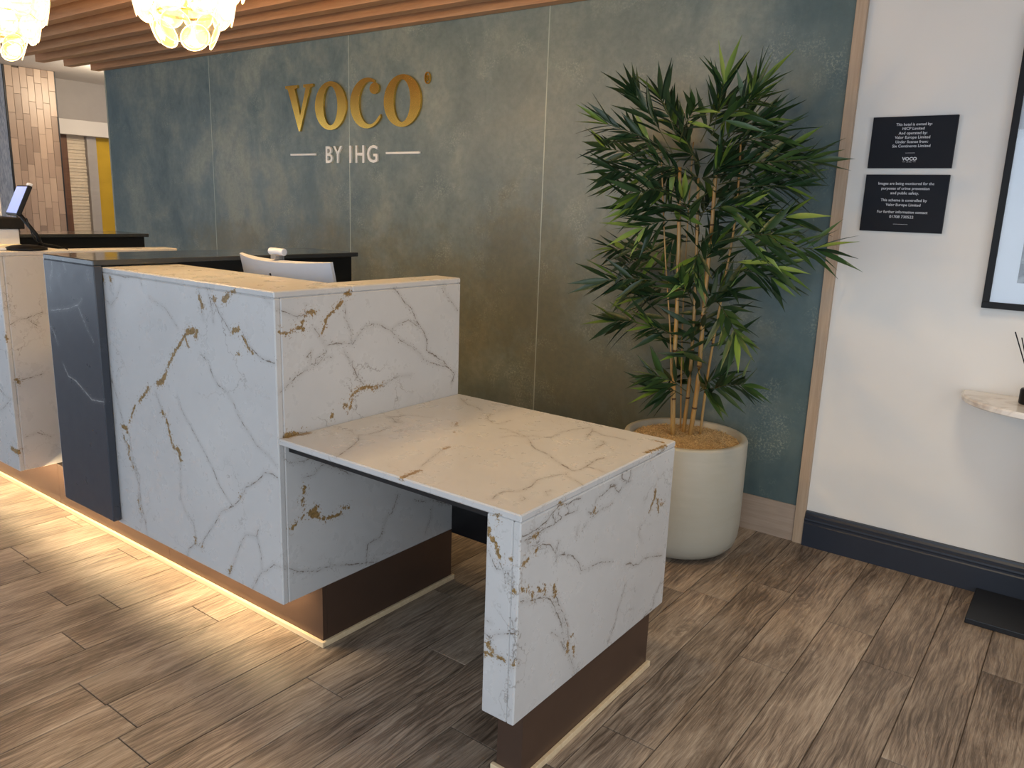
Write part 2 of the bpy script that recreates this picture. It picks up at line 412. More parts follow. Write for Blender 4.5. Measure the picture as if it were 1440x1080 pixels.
def art_mat():
    t = NT('abstract_print', .5); g = t.new('ShaderNodeNewGeometry').outputs['Position']
    n = t.noise(t.mapping(g, (1, 1, 1.6), (0, 0, 0), (0, .5, 0)), 3.4, 6, .6, .8)
    t.color(t.ramp(n, [(.40, srgb(52, 46, 46)), (.52, srgb(70, 62, 60)), (.56, srgb(140, 140, 142)), (.64, srgb(60, 54, 54))])); return t.m
M['art'] = art_mat()
def glass_mat():
    t = NT('picture_glass', .02); t.b.inputs['Base Color'].default_value = (1, 1, 1, 1)
    tr = t.new('ShaderNodeBsdfTransparent'); gl = t.new('ShaderNodeBsdfGlossy'); gl.inputs['Roughness'].default_value = .02
    fr = t.new('ShaderNodeFresnel'); fr.inputs[0].default_value = 1.5
    mx = t.new('ShaderNodeMixShader'); t.link(fr.outputs[0], mx.inputs[0]); t.link(tr.outputs[0], mx.inputs[1]); t.link(gl.outputs[0], mx.inputs[2])
    t.link(mx.outputs[0], t.n['Material Output'].inputs[0]); return t.m
M['glass'] = glass_mat()

# ------------------------------------------------------------ structure
XL, XR, YB, YD, ZC = -8.5, 3.0, -6.2, 1.9, 2.66
XM = -6.03                                     # left end of the mural wall
st = lambda o: tag(o, kind='structure')
floor = st(box('floor', (XL-.1, XR+.1, YB-.1, YD+.1, -.12, -.0045), M['grout']))
ceil = st(box('ceiling', (XL-.1, XR+.1, YB-.1, YD+.1, ZC, ZC+.1), M['ceiling']))
wall_back = st(box('wall_back', (XM, XR, .012, .20, 0, ZC), M['wall']))
wall_right = st(mesh_obj('wall_right', *join_geo(box_geo(XR, XR+.1, YB, -5.0, 0, ZC), box_geo(XR, XR+.1, -1.8, .2, 0, ZC), box_geo(XR, XR+.1, -5.0, -1.8, 0, .2), box_geo(XR, XR+.1, -5.0, -1.8, 2.4, ZC)), M['wall'], origin=(XR, 0, 0)))
wall_left = st(mesh_obj('wall_left', *join_geo(box_geo(XL-.1, XL, -2.5, YD, 0, ZC), box_geo(XL-.1, XL, YB, -5.8, 0, ZC), box_geo(XL-.1, XL, -5.8, -2.5, 0, .2), box_geo(XL-.1, XL, -5.8, -2.5, 2.4, ZC)), M['lilac'], origin=(XL, 0, 0)))
st(box('wall_recess', (XL-.1, XM+.6, YD, YD+.1, 0, ZC), M['wall']))
# rear wall with two window openings (behind the camera)
v, f = join_geo(box_geo(XL, XR, YB-.1, YB, 0, .2), box_geo(XL, XR, YB-.1, YB, 2.4, ZC), box_geo(XL, -6.1, YB-.1, YB, .2, 2.4),
                box_geo(-1.1, -.1, YB-.1, YB, .2, 2.4), box_geo(2.9, XR, YB-.1, YB, .2, 2.4))
st(mesh_obj('wall_rear', v, f, M['wall'], origin=(0, YB, 0)))
for i, (a, b) in enumerate([(-6.1, -1.1), (-.1, 2.9)]):
    w = st(empty('window_%d' % (i+1), ((a+b)/2, YB-.05, .2)))
    v, f = join_geo(box_geo(a, b, YB-.09, YB-.03, .2, .26), box_geo(a, b, YB-.09, YB-.03, 2.34, 2.4), box_geo(a, a+.06, YB-.09, YB-.03, .26, 2.34), box_geo(b-.06, b, YB-.09, YB-.03, .26, 2.34))
    mesh_obj('window_frame', v, f, M['black_metal'], w)
    for k in range(1, 3):
        x = a+(b-a)*k/3; box('mullion', (x-.025, x+.025, YB-.09, YB-.03, .26, 2.34), M['black_metal'], w)
    for k in range(3):
        box('pane', (a+.06+(b-a-.12)*k/3, a+.06+(b-a-.12)*(k+1)/3, YB-.064, YB-.058, .26, 2.34), M['glass'], w)

w = st(empty('window_3', (XL-.05, -4.15, .2)))  # unseen glazing added so lettering and mural have daylight to reflect
v, f = join_geo(box_geo(XL-.09, XL-.03, -5.8, -2.5, .2, .26), box_geo(XL-.09, XL-.03, -5.8, -2.5, 2.34, 2.4), box_geo(XL-.09, XL-.03, -5.8, -5.74, .26, 2.34), box_geo(XL-.09, XL-.03, -2.56, -2.5, .26, 2.34))
mesh_obj('window_frame', v, f, M['black_metal'], w)
for y in (-4.7, -3.6): box('mullion', (XL-.09, XL-.03, y-.025, y+.025, .26, 2.34), M['black_metal'], w)
for a, q in ((-5.74, -4.725), (-4.675, -3.625), (-3.575, -2.56)): box('pane', (XL-.064, XL-.058, a, q, .26, 2.34), M['glass'], w)

w = st(empty('window_4', (XR+.05, -3.4, .2)))  # unseen glazing added to carry the right-hand fill light
v, f = join_geo(box_geo(XR+.03, XR+.09, -5.0, -1.8, .2, .26), box_geo(XR+.03, XR+.09, -5.0, -1.8, 2.34, 2.4), box_geo(XR+.03, XR+.09, -5.0, -4.94, .26, 2.34), box_geo(XR+.03, XR+.09, -1.86, -1.8, .26, 2.34))
mesh_obj('window_frame', v, f, M['black_metal'], w)
box('mullion', (XR+.03, XR+.09, -3.425, -3.375, .26, 2.34), M['black_metal'], w)
for a, q in ((-4.94, -3.425), (-3.375, -1.86)): box('pane', (XR+.058, XR+.064, a, q, .26, 2.34), M['glass'], w)

# mural panels with pale inlay strips
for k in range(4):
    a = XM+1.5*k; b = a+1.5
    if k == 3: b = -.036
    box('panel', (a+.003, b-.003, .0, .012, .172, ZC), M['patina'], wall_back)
for k in range(1, 4):
    x = XM+1.5*k; box('inlay_strip', (x-.003, x+.003, -.0012, .012, .172, ZC), M['seam'], wall_back)
st(box('trim_1', (-.040, .004, -.014, .012, 0, ZC), M['oak'], c=.002))
st(box('trim_2', (XM-.012, XM+.003, -.004, .2, 0, ZC), M['seam']))
bb = st(empty('baseboard_back', (-3, 0, 0)))
for k in range(4):
    a = XM+1.5*k; b = min(a+1.5, -.041)
    box('board', (a, b-.001, -.006, .012, 0, .172), M['oak_h'], bb, c=.001)
# moulded navy baseboard on the plain wall
prof = [(.012, 0), (-.022, 0), (-.022, .105), (-.018, .110), (-.018, .118), (-.021, .123), (-.020, .131), (-.013, .136), (-.013, .144), (-.006, .152), (-.004, .160), (.012, .160)]
V = [(x, p[0], p[1]) for x in (.006, XR) for p in prof]; n = len(prof)
F = [(i, (i+1) % n, n+(i+1) % n, n+i) for i in range(n)]+[tuple(range(n-1, -1, -1)), tuple(range(n, 2*n))]
st(mesh_obj('baseboard_right', V, F, M['navy'], origin=(0, 0, 0)))

# floor planks (wood-look tiles laid square to the mural)
PW, B0, PL = .168, .128, 1.2
KN = {-16: -2.307, -13: -2.384, -11: -2.478, -10: -2.10, -9: -2.58, -7: -2.63, -6: -2.12, -5: -1.75, -2: -.767, -1: -.53, 0: -1.109, 1: -.667, 2: -.864, 3: -1.35, 4: -.665}
rng = random.Random(5)
cache = {}
far = []
for k in range(-52, 17):
    x0 = B0+PW*k; x1 = x0+PW
    j = KN.get(k, -rng.random()*PL)
    while j > 0: j -= PL
    ys = [j]
    while ys[0]-PL > YB: ys.insert(0, ys[0]-PL)
    ys.insert(0, YB)
    lim = 0.008 if x0 > XM-.1 else YD
    while ys[-1]+PL < lim: ys.append(ys[-1]+PL)
    ys.append(lim)
    for a, b in zip(ys[:-1], ys[1:]):
        if b-a < .05: continue
        L = b-a-.003; xa, xb = x0+.0015, min(x1-.0015, XR)
        if xb-xa < .02: continue
        near = (-4.6 < x0 < 1.6) and (b > -3.6)
        if not near: far.append(box_geo(xa, xb, a+.0015, b-.0015, -.006, 0)); continue
        key = round(L, 3)
        cx, cy = (xa+xb)/2, (a+b)/2
        if key in cache:
            o = bpy.data.objects.new('plank', cache[key]); put(o, floor); o.location = Vector((cx, cy, 0))-wloc(floor)
        else:
            v, f = box_geo(-PW/2+.0015, PW/2-.0015, -L/2, L/2, -.006, 0, c=.0012)
            me = bpy.data.meshes.new('plank'); me.from_pydata(v, [], f); me.materials.append(M['plank']); cache[key] = me
            o = bpy.data.objects.new('plank', me); put(o, floor); o.location = Vector((cx, cy, 0))-wloc(floor)
v, f = join_geo(*far)
o = mesh_obj('plank_field', v, f, M['plank'], floor); tag(o, kind='stuff')

# slatted oak ceiling
for k in range(14):
    y0 = -.078-.215*k
    o = box('ceiling_slat', (-6.11, XR-.02, y0, y0+.066, 2.457, ZC), M['slat'], ceil, c=.002)

# far-left wall dressing (all on wall_left, facing the room)
box('bulkhead', (XL, XL+.16, .2, YD, 2.075, 2.235), M['ceiling'], wall_left, c=.004)
box('timber_post', (XL, XL+.05, .66, .752, 0, 2.075), M['brown_wood'], wall_left, c=.003)
v, f = join_geo(box_geo(XL, XL+.012, .752, .955, 0, 2.075), *[box_geo(XL+.010, XL+.018+.004*((i*7) % 3), .754, .953, .02+i*.034, .048+i*.034) for i in range(60)])
mesh_obj('ribbed_panel', v, f, M['cream'], wall_left)
box('grey_jamb', (XL, XL+.07, .955, 1.06, 0, 2.075), M['lilac'], wall_left, c=.003)
box('yellow_panel', (XL, XL+.02, 1.06, YD, 0, 2.075), M['yellow'], wall_left)

# tiled column
colm = empty('tiled_column', (-8.2, .24, 0), 'square column clad in taupe vertical tiles behind the far desk', 'column')
box('core', (-8.42, -8.010, .008, .474, 0, ZC-.002), M['grout'], colm)
box('mosaic_face', (-8.42, -8.012, -.004, .008, 0, ZC-.002), M['mosaic'], colm)
for y in (-.004, .474): box('edge_trim', (-8.014, -7.996, y-.004, y+.008, 0, ZC-.002), M['black_metal'], colm)
tw, th = .466/7, .246
tme = {}
for c in range(7):
    z = -th*((c*.5) % 1) + (.06 if c % 3 == 1 else 0)
    while z < ZC-.03:
        a = max(z, 0)+.0012; b = min(z+th, ZC-.002)-.0012
        if b-a > .02:
            key = round(b-a, 3)
            if key not in tme:
                vv, ff = box_geo(-.006, .006+.001*(len(tme) % 3), -tw/2+.0012, tw/2-.0012, 0, b-a, c=.0015)
                me = bpy.data.meshes.new('tile'); me.from_pydata(vv, [], ff); me.materials.append(M['tile']); tme[key] = me
            o = bpy.data.objects.new('tile', tme[key]); put(o, colm)
            o.location = Vector((-8.006, .008+tw*(c+.5), a))-wloc(colm); o.rotation_euler = (0, random.uniform(-.01, .01), random.uniform(-.02, .02))
        z += th

# ------------------------------------------------------------ marble slabs with traced veins
VEINS=[('g',0.8,[(-1657,-2126,1117),(-1562,-2126,1093),(-1521,-2126,1059),(-1490,-2126,1032)]),
('g',1.2,[(-1316,-2126,1183),(-1300,-2126,1158),(-1271,-2126,1135),(-1248,-2126,1102),(-1223,-2126,1082),(-1199,-2126,1059)]),
('g',1.0,[(-1301,-2126,1153),(-1290,-2126,1123),(-1285,-2126,1077)]),
('g',0.8,[(-1361,-2126,1184),(-1355,-2126,1153),(-1350,-2126,1112),(-1339,-2126,1076)]),
('g',1.2,[(-1132,-2126,1057),(-1113,-2126,1029),(-1074,-2126,1007),(-1043,-2126,994),(-1012,-2126,991),(-980,-2126,990)]),
('g',0.8,[(-1028,-2126,1181),(-1010,-2126,1169),(-995,-2126,1163)]),
('g',0.9,[(-1363,-2126,962),(-1323,-2126,943),(-1304,-2126,901),(-1275,-2126,876),(-1231,-2126,862),(-1195,-2126,828),(-1179,-2126,799),(-1131,-2126,755)]),
('g',0.8,[(-1134,-2126,761),(-1085,-2126,716),(-1026,-2126,696),(-990,-2126,672)]),
('g',0.8,[(-1519,-2126,796),(-1498,-2126,757),(-1472,-2126,727),(-1426,-2126,690)]),
('g',1.0,[(-1442,-2126,700),(-1377,-2126,637),(-1332,-2126,587),(-1298,-2126,536),(-1231,-2126,482)]),
('g',1.1,[(-988,-2126,634),(-1012,-2126,642),(-1051,-2126,636),(-1078,-2126,607),(-1151,-2126,563),(-1182,-2126,515),(-1226,-2126,480),(-1296,-2126,441),(-1329,-2126,396),(-1406,-2126,311),(-1425,-2126,274)]),
('g',1.1,[(-1515,-2126,215),(-1501,-2126,251),(-1461,-2126,279),(-1419,-2126,279)]),
('g',1.0,[(-981,-2126,342),(-1019,-2126,341),(-1055,-2126,309),(-1087,-2126,290),(-1117,-2126,248),(-1137,-2126,217)]),
('g',0.8,[(-1082,-2126,306),(-1084,-2126,359),(-1103,-2126,412),(-1092,-2126,438)]),
('g',0.9,[(-1107,-2126,410),(-1162,-2126,401),(-1198,-2126,348),(-1231,-2126,284),(-1264,-2126,224)]),
('g',0.9,[(-1973,-2126,834),(-1957,-2126,780),(-1929,-2126,722),(-1913,-2126,668),(-1899,-2126,640)]),
('g',0.8,[(-1973,-2126,790),(-1938,-2126,746),(-1923,-2126,686)]),
('g',0.7,[(-1980,-2126,1095),(-1925,-2126,1065),(-1874,-2126,1099),(-1845,-2126,1143)]),
('g',1.0,[(-1906,-2126,575),(-1859,-2126,512),(-1836,-2126,458),(-1813,-2126,403),(-1810,-2126,337),(-1788,-2126,268),(-1782,-2126,222)]),
('g',0.9,[(-1862,-2126,585),(-1843,-2126,496),(-1808,-2126,444),(-1826,-2126,353),(-1810,-2126,289)]),
('g',0.8,[(-1523,-2126,562),(-1531,-2126,485),(-1537,-2126,427),(-1509,-2126,384),(-1464,-2126,358),(-1453,-2126,304)]),
('g',0.7,[(-1655,-2126,787),(-1633,-2126,750),(-1620,-2126,723)]),
('g',0.9,[(-1873,-2126,1181),(-1806,-2126,1174),(-1717,-2126,1187),(-1700,-2126,1155)]),
('o',5,[(-1969,-2126,1168),(-1966,-2126,1150)]),
('o',4,[(-1921,-2126,1168),(-1906,-2126,1155)]),
('o',6,[(-1355,-2126,1148),(-1348,-2126,1133),(-1342,-2126,1118)]),
('o',8,[(-1227,-2126,1153),(-1200,-2126,1168)]),
('o',4,[(-1186,-2126,1179),(-1161,-2126,1184)]),
('o',5,[(-1279,-2126,1155),(-1270,-2126,1148)]),
('o',10,[(-1437,-2126,1025),(-1403,-2126,1035)]),
('o',6,[(-1391,-2126,1017),(-1380,-2126,1035)]),
('o',4.5,[(-1453,-2126,1012),(-1485,-2126,978),(-1518,-2126,951),(-1546,-2126,919),(-1570,-2126,888),(-1583,-2126,863)]),
('o',8,[(-1589,-2126,859),(-1607,-2126,836),(-1640,-2126,822)]),
('o',5,[(-1701,-2126,803),(-1727,-2126,772),(-1771,-2126,737)]),
('o',2.5,[(-1802,-2126,714),(-1830,-2126,678),(-1852,-2126,642)]),
('o',8,[(-1903,-2126,617),(-1874,-2126,613)]),
('o',3,[(-1449,-2126,1005),(-1437,-2126,973)]),
('o',8,[(-1182,-2126,1061),(-1156,-2126,1069)]),
('o',4,[(-1133,-2126,1049),(-1118,-2126,1029),(-1087,-2126,1003)]),
('o',3.5,[(-1157,-2126,995),(-1162,-2126,990)]),
('o',5,[(-1620,-2126,723),(-1601,-2126,706),(-1588,-2126,682),(-1585,-2126,661)]),
('o',4,[(-1587,-2126,666),(-1575,-2126,631),(-1556,-2126,604)]),
('o',8,[(-1539,-2126,608),(-1524,-2126,599)]),
('o',5,[(-1524,-2126,586),(-1522,-2126,571)]),
('o',7,[(-1876,-2126,614),(-1871,-2126,602)]),
('o',3,[(-1900,-2126,577),(-1873,-2126,549),(-1872,-2126,510),(-1847,-2126,469)]),
('o',2.5,[(-1833,-2126,344),(-1814,-2126,302)]),
('o',2.5,[(-1459,-2126,302),(-1455,-2126,284)]),
('o',2.5,[(-1424,-2126,287),(-1419,-2126,282)]),
('o',2,[(-1181,-2126,530),(-1181,-2126,519)]),
('o',3,[(-1263,-2126,237),(-1251,-2126,259)]),
('g',1.1,[(-978,-2116,900),(-978,-2087,917),(-978,-2054,941),(-978,-2009,956),(-978,-1985,965),(-978,-1978,984),(-978,-1941,999),(-978,-1937,1021),(-978,-1903,1022),(-978,-1870,1021),(-978,-1831,1011),(-978,-1810,1035),(-978,-1776,1065),(-978,-1741,1070),(-978,-1705,1061),(-978,-1662,1040),(-978,-1617,1003),(-978,-1558,971)]),
('g',1.3,[(-978,-1647,1183),(-978,-1621,1160),(-978,-1598,1132),(-978,-1559,1104),(-978,-1531,1055),(-978,-1499,1021),(-978,-1482,988),(-978,-1481,948),(-978,-1439,925),(-978,-1386,895),(-978,-1364,871),(-978,-1327,844),(-978,-1340,810)]),
('g',0.9,[(-978,-1662,1040),(-978,-1624,1058),(-978,-1575,1067),(-978,-1539,1047),(-978,-1507,1027)]),
('g',0.8,[(-978,-1393,1186),(-978,-1388,1148),(-978,-1353,1117),(-978,-1316,1079)]),
('g',0.9,[(-978,-1558,971),(-978,-1514,940),(-978,-1497,918),(-978,-1438,893),(-978,-1377,875)]),
('g',0.8,[(-978,-1867,995),(-978,-1838,955),(-978,-1812,905),(-978,-1784,874)]),
('g',0.8,[(-978,-1940,1019),(-978,-1964,1056),(-978,-1982,1078)]),
('g',0.9,[(-978,-2118,1149),(-978,-2080,1134),(-978,-2046,1120),(-978,-2011,1126)]),
('g',0.8,[(-978,-1978,984),(-978,-1976,964),(-978,-1947,985),(-978,-1916,981)]),
('g',0.8,[(-978,-1728,854),(-978,-1676,862),(-978,-1624,876),(-978,-1561,870)]),
('g',0.8,[(-978,-1862,1146),(-978,-1856,1095),(-978,-1837,1058),(-978,-1834,1012)]),
('g',0.7,[(-978,-2014,994),(-978,-1996,1011),(-978,-2003,963)]),
('o',7,[(-978,-1852,1173),(-978,-1842,1177)]),
('o',4.5,[(-978,-1871,1154),(-978,-1894,1134)]),
('o',3,[(-978,-1907,1125),(-978,-1936,1105),(-978,-1942,1084),(-978,-1952,1060)]),
('o',4.5,[(-978,-2008,1131),(-978,-1981,1128)]),
('o',3.5,[(-978,-2014,1122),(-978,-2029,1097)]),
('o',5,[(-978,-2044,1086),(-978,-2024,1082)]),
('o',2.5,[(-978,-2059,1081),(-978,-2087,1072),(-978,-2109,1081)]),
('o',5,[(-978,-1798,860),(-978,-1771,861),(-978,-1735,852)]),
('o',3,[(-978,-1805,861),(-978,-1840,840)]),
('o',5,[(-978,-1867,821),(-978,-1857,814)]),
('o',2.5,[(-978,-1833,829),(-978,-1847,794)]),
('o',5,[(-978,-1920,787),(-978,-1917,794)]),
('o',3,[(-978,-1728,854),(-978,-1699,855)]),
('g',1,[(-978,-2036,613),(-978,-1996,613),(-978,-1969,635),(-978,-1942,633),(-978,-1900,612),(-978,-1843,574)]),
('g',1,[(-978,-1624,442),(-978,-1636,413),(-978,-1649,385),(-978,-1682,370),(-978,-1690,341),(-978,-1706,301)]),
('g',1,[(-978,-1537,398),(-978,-1492,378),(-978,-1446,372),(-978,-1407,354),(-978,-1339,320)]),
('g',1.1,[(-978,-1445,338),(-978,-1449,298),(-978,-1467,270),(-978,-1476,246)]),
('g',1.1,[(-978,-2126,348),(-978,-2064,307),(-978,-1994,283),(-978,-1935,282),(-978,-1842,251),(-978,-1727,220)]),
('g',1.0,[(-978,-1692,357),(-978,-1709,308),(-978,-1770,302),(-978,-1777,243)]),
('g',0.9,[(-978,-2031,666),(-978,-2008,672),(-978,-1948,644)]),
('g',0.8,[(-978,-2108,701),(-978,-2091,676),(-978,-2034,667)]),
('o',12,[(-978,-2009,488),(-978,-1989,476)]),
('o',5,[(-978,-1992,505),(-978,-1989,487)]),
('o',4.5,[(-978,-1973,459),(-978,-1945,451),(-978,-1914,447),(-978,-1889,451)]),
('o',4,[(-978,-1881,467),(-978,-1852,464)]),
('o',4,[(-978,-2033,584),(-978,-2037,563)]),
('o',3,[(-978,-2044,543),(-978,-2041,520)]),
('o',4,[(-978,-2085,460),(-978,-2072,473)]),
('o',2.5,[(-978,-2039,491),(-978,-2046,482)]),
('g',1.3,[(-717,-2133,760),(-739,-2080,760),(-773,-2012,760),(-795,-1974,760),(-835,-1938,760),(-821,-1913,760),(-819,-1859,760),(-837,-1796,760)]),
('g',1.3,[(-938,-1720,760),(-911,-1724,760),(-852,-1755,760)]),
('g',1.0,[(-911,-1724,760),(-894,-1662,760),(-815,-1630,760)]),
('g',1.2,[(-924,-1353,760),(-844,-1406,760),(-797,-1414,760),(-751,-1439,760)]),
('g',1.2,[(-694,-1451,760),(-691,-1481,760),(-662,-1517,760),(-621,-1539,760),(-600,-1534,760),(-601,-1473,760)]),
('g',1.2,[(-567,-1576,760),(-544,-1568,760),(-498,-1581,760),(-450,-1590,760),(-439,-1567,760),(-412,-1567,760),(-387,-1544,760),(-396,-1470,760),(-384,-1415,760),(-356,-1359,760)]),
('g',1.5,[(-427,-1608,760),(-388,-1649,760),(-354,-1678,760),(-323,-1685,760),(-288,-1699,760),(-241,-1733,760),(-188,-1759,760)]),
('g',1.3,[(-188,-1759,760),(-161,-1774,760),(-151,-1745,760),(-156,-1708,760),(-163,-1639,760),(-156,-1610,760)]),
('g',1.1,[(-167,-1800,760),(-148,-1822,760),(-103,-1838,760),(-73,-1856,760)]),
('g',1.1,[(-140,-1715,760),(-118,-1714,760),(-91,-1721,760)]),
('g',1.1,[(-169,-1816,760),(-180,-1851,760),(-192,-1900,760),(-174,-1948,760),(-176,-1985,760),(-178,-2004,760),(-205,-2029,760),(-203,-2060,760),(-191,-2090,760)]),
('g',1.1,[(-344,-1362,760),(-323,-1414,760),(-305,-1466,760)]),
('g',1.0,[(-325,-1388,760),(-274,-1409,760),(-238,-1402,760),(-199,-1405,760)]),
('g',1.0,[(-247,-1464,760),(-229,-1486,760),(-222,-1554,760)]),
('g',0.9,[(-501,-1652,760),(-488,-1613,760),(-444,-1598,760)]),
('g',1,[(-118,-1941,760),(-125,-1956,760),(-107,-1974,760)]),
('g',1,[(-146,-2026,760),(-134,-2031,760),(-135,-2048,760)]),
('g',0.9,[(-491,-2024,760),(-520,-1951,760),(-547,-1879,760)]),
('o',10,[(-974,-2103,760),(-975,-2072,760),(-964,-2049,760),(-963,-2028,760)]),
('o',6,[(-465,-2121,760),(-468,-2087,760),(-471,-2057,760)]),
('o',5,[(-549,-1865,760),(-553,-1839,760)]),
('o',4,[(-643,-1709,760),(-639,-1711,760)]),
('o',3,[(-714,-1626,760),(-687,-1652,760)]),
('o',5,[(-87,-1476,760),(-84,-1425,760),(-77,-1368,760)]),
('o',3,[(-123,-1347,760),(-98,-1349,760)]),
('g',1.2,[(-77,-2117,703),(-77,-2087,703),(-77,-2051,706),(-77,-2015,713),(-77,-1997,727),(-77,-1959,738),(-77,-1918,730),(-77,-1877,730),(-77,-1862,726)]),
('g',1.2,[(-77,-2110,692),(-77,-2068,687),(-77,-2032,696),(-77,-1988,693),(-77,-1962,697),(-77,-1916,702),(-77,-1874,700)]),
('g',1.0,[(-77,-1964,721),(-77,-1970,715),(-77,-1949,701),(-77,-1916,706),(-77,-1928,725)]),
('g',1.0,[(-77,-1990,717),(-77,-1979,698)]),
('g',1.1,[(-77,-1821,678),(-77,-1798,667),(-77,-1779,703),(-77,-1749,706),(-77,-1711,713),(-77,-1671,714)]),
('g',1.0,[(-77,-1797,656),(-77,-1744,665),(-77,-1712,660),(-77,-1689,664)]),
('g',1.3,[(-77,-1599,739),(-77,-1633,743),(-77,-1646,736),(-77,-1639,721),(-77,-1607,708),(-77,-1593,718),(-77,-1594,735)]),
('g',1.1,[(-77,-1589,704),(-77,-1636,701),(-77,-1655,686),(-77,-1682,705),(-77,-1679,717),(-77,-1712,723)]),
('g',1.1,[(-77,-1581,739),(-77,-1555,741),(-77,-1492,739),(-77,-1378,749)]),
('g',1.1,[(-77,-1954,600),(-77,-1919,590),(-77,-1882,571),(-77,-1855,545),(-77,-1841,517),(-77,-1811,510),(-77,-1781,509),(-77,-1725,500),(-77,-1674,482)]),
('g',1.1,[(-77,-1583,440),(-77,-1556,437),(-77,-1531,419),(-77,-1498,412),(-77,-1461,418),(-77,-1421,408),(-77,-1336,383)]),
('g',1.1,[(-77,-1957,637),(-77,-1966,624),(-77,-1961,602),(-77,-1969,586)]),
('g',0.9,[(-77,-2066,658),(-77,-2029,655),(-77,-1996,642),(-77,-1968,609)]),
('g',0.9,[(-77,-2103,671),(-77,-2067,666),(-77,-2043,669)]),
('g',1.0,[(-77,-1298,283),(-77,-1333,276),(-77,-1356,259),(-77,-1370,250)]),
('g',1.0,[(-77,-1329,284),(-77,-1365,252),(-77,-1375,215),(-77,-1438,206)]),
('g',0.9,[(-77,-1575,378),(-77,-1596,339),(-77,-1617,301),(-77,-1626,267),(-77,-1663,217)]),
('g',1.2,[(-77,-2115,536),(-77,-2069,521),(-77,-2031,514),(-77,-1984,491),(-77,-1961,453),(-77,-1934,413),(-77,-1917,376),(-77,-1901,314),(-77,-1876,280),(-77,-1849,228),(-77,-1839,196)]),
('g',1.1,[(-77,-1965,504),(-77,-1941,457),(-77,-1914,417),(-77,-1892,374),(-77,-1884,327)]),
('g',0.8,[(-77,-1970,391),(-77,-1933,362),(-77,-1900,305)]),
('g',0.8,[(-77,-1832,197),(-77,-1826,221)]),
('g',0.8,[(-77,-1508,542),(-77,-1512,511),(-77,-1490,485)]),
('g',0.7,[(-77,-1869,648),(-77,-1874,625)]),
('g',0.7,[(-77,-1839,638),(-77,-1825,646)]),
('o',5,[(-77,-1422,629),(-77,-1422,601)]),
('o',3,[(-77,-1412,598),(-77,-1367,566),(-77,-1347,570)]),
('o',2.5,[(-77,-1427,602),(-77,-1443,578),(-77,-1451,567)]),
('o',2.5,[(-77,-1400,585),(-77,-1386,547)]),
('o',4,[(-77,-1784,677),(-77,-1791,669)]),
('o',3.5,[(-77,-2075,691),(-77,-2056,689)]),
('o',3,[(-77,-2100,633),(-77,-2089,638)]),
('o',5,[(-77,-2112,633),(-77,-2098,636)]),
('o',3.5,[(-77,-2060,648),(-77,-2054,652)]),
('o',2.5,[(-77,-1966,744),(-77,-1946,738)]),
('o',3.5,[(-77,-2111,569),(-77,-2108,564)]),
('o',3,[(-77,-2084,562),(-77,-2070,538)]),
('o',3,[(-77,-2014,539),(-77,-2005,512)]),
('o',3.5,[(-77,-1967,517),(-77,-1961,495)]),
('o',3.5,[(-77,-1970,522),(-77,-1964,491)]),
('o',2.5,[(-77,-2108,567),(-77,-2071,545),(-77,-2063,523)]),
('o',2.5,[(-77,-2039,540),(-77,-2006,520)]),
('o',3.5,[(-77,-1888,325),(-77,-1884,297)]),
('o',3,[(-77,-1856,297),(-77,-1852,269)]),
('o',2,[(-77,-1871,334),(-77,-1862,339)]),
('o',3,[(-174,-2126,706),(-169,-2126,689)]),
('o',5,[(-162,-2126,678),(-157,-2126,674)]),
('o',3.5,[(-150,-2126,672),(-143,-2126,652),(-138,-2126,638)]),
('o',3,[(-148,-2126,739),(-148,-2126,730)]),
('o',2.5,[(-103,-2126,645),(-99,-2126,643)]),
('o',3.5,[(-91,-2126,567),(-83,-2126,564)]),
('g',1,[(-169,-2126,644),(-157,-2126,621),(-143,-2126,604)]),
('g',0.8,[(-135,-2126,624),(-116,-2126,592),(-98,-2126,572),(-80,-2126,563)]),
('g',0.8,[(-113,-2126,612),(-94,-2126,577)]),
('g',1.2,[(-177,-2126,421),(-159,-2126,418),(-154,-2126,400),(-144,-2126,384),(-125,-2126,375),(-107,-2126,373)]),
('g',1.2,[(-154,-2126,416),(-137,-2126,434),(-110,-2126,444),(-80,-2126,456)]),
('g',1.2,[(-76,-2126,426),(-77,-2126,391),(-87,-2126,367)]),
('g',0.9,[(-167,-2126,458),(-156,-2126,457)]),
('g',0.9,[(-92,-2126,486),(-87,-2126,472)]),
('o',4.5,[(-165,-2126,394),(-156,-2126,393)]),
('o',3.5,[(-148,-2126,384),(-130,-2126,374),(-112,-2126,373)]),
('o',3,[(-85,-2126,372),(-79,-2126,377)]),
('o',3,[(-171,-2126,369),(-143,-2126,372)]),
('o',3.5,[(-90,-2126,565),(-85,-2126,563)]),
('g',1.1,[(-2870,-2102,883),(-2870,-2068,903),(-2870,-2036,906),(-2870,-1991,920),(-2870,-1963,930)]),
('g',1.0,[(-2870,-2036,904),(-2870,-1996,869)]),
('g',1.1,[(-2870,-2094,634),(-2870,-2050,636),(-2870,-1988,649)]),
('o',6,[(-2870,-2099,635),(-2870,-2093,622)]),
('o',4,[(-2870,-2127,834),(-2870,-2120,821)]),
('g',1.0,[(-2870,-2085,370),(-2870,-2040,379),(-2870,-1980,348)]),
('o',10,[(-2932,-2126,310),(-2852,-2126,303)]),
('g',1,[(-2992,-2126,577),(-2929,-2126,551),(-2855,-2126,552)]),
('o',5,[(-2885,-2126,837),(-2860,-2126,829)]),
('g',1,[(-3018,-2126,474),(-2971,-2126,495),(-2889,-2126,546)]),
('d',1.5,[(-2264,-2160,804),(-2229,-2160,762),(-2167,-2160,751),(-2109,-2160,724),(-2052,-2160,698),(-1961,-2160,707)]),
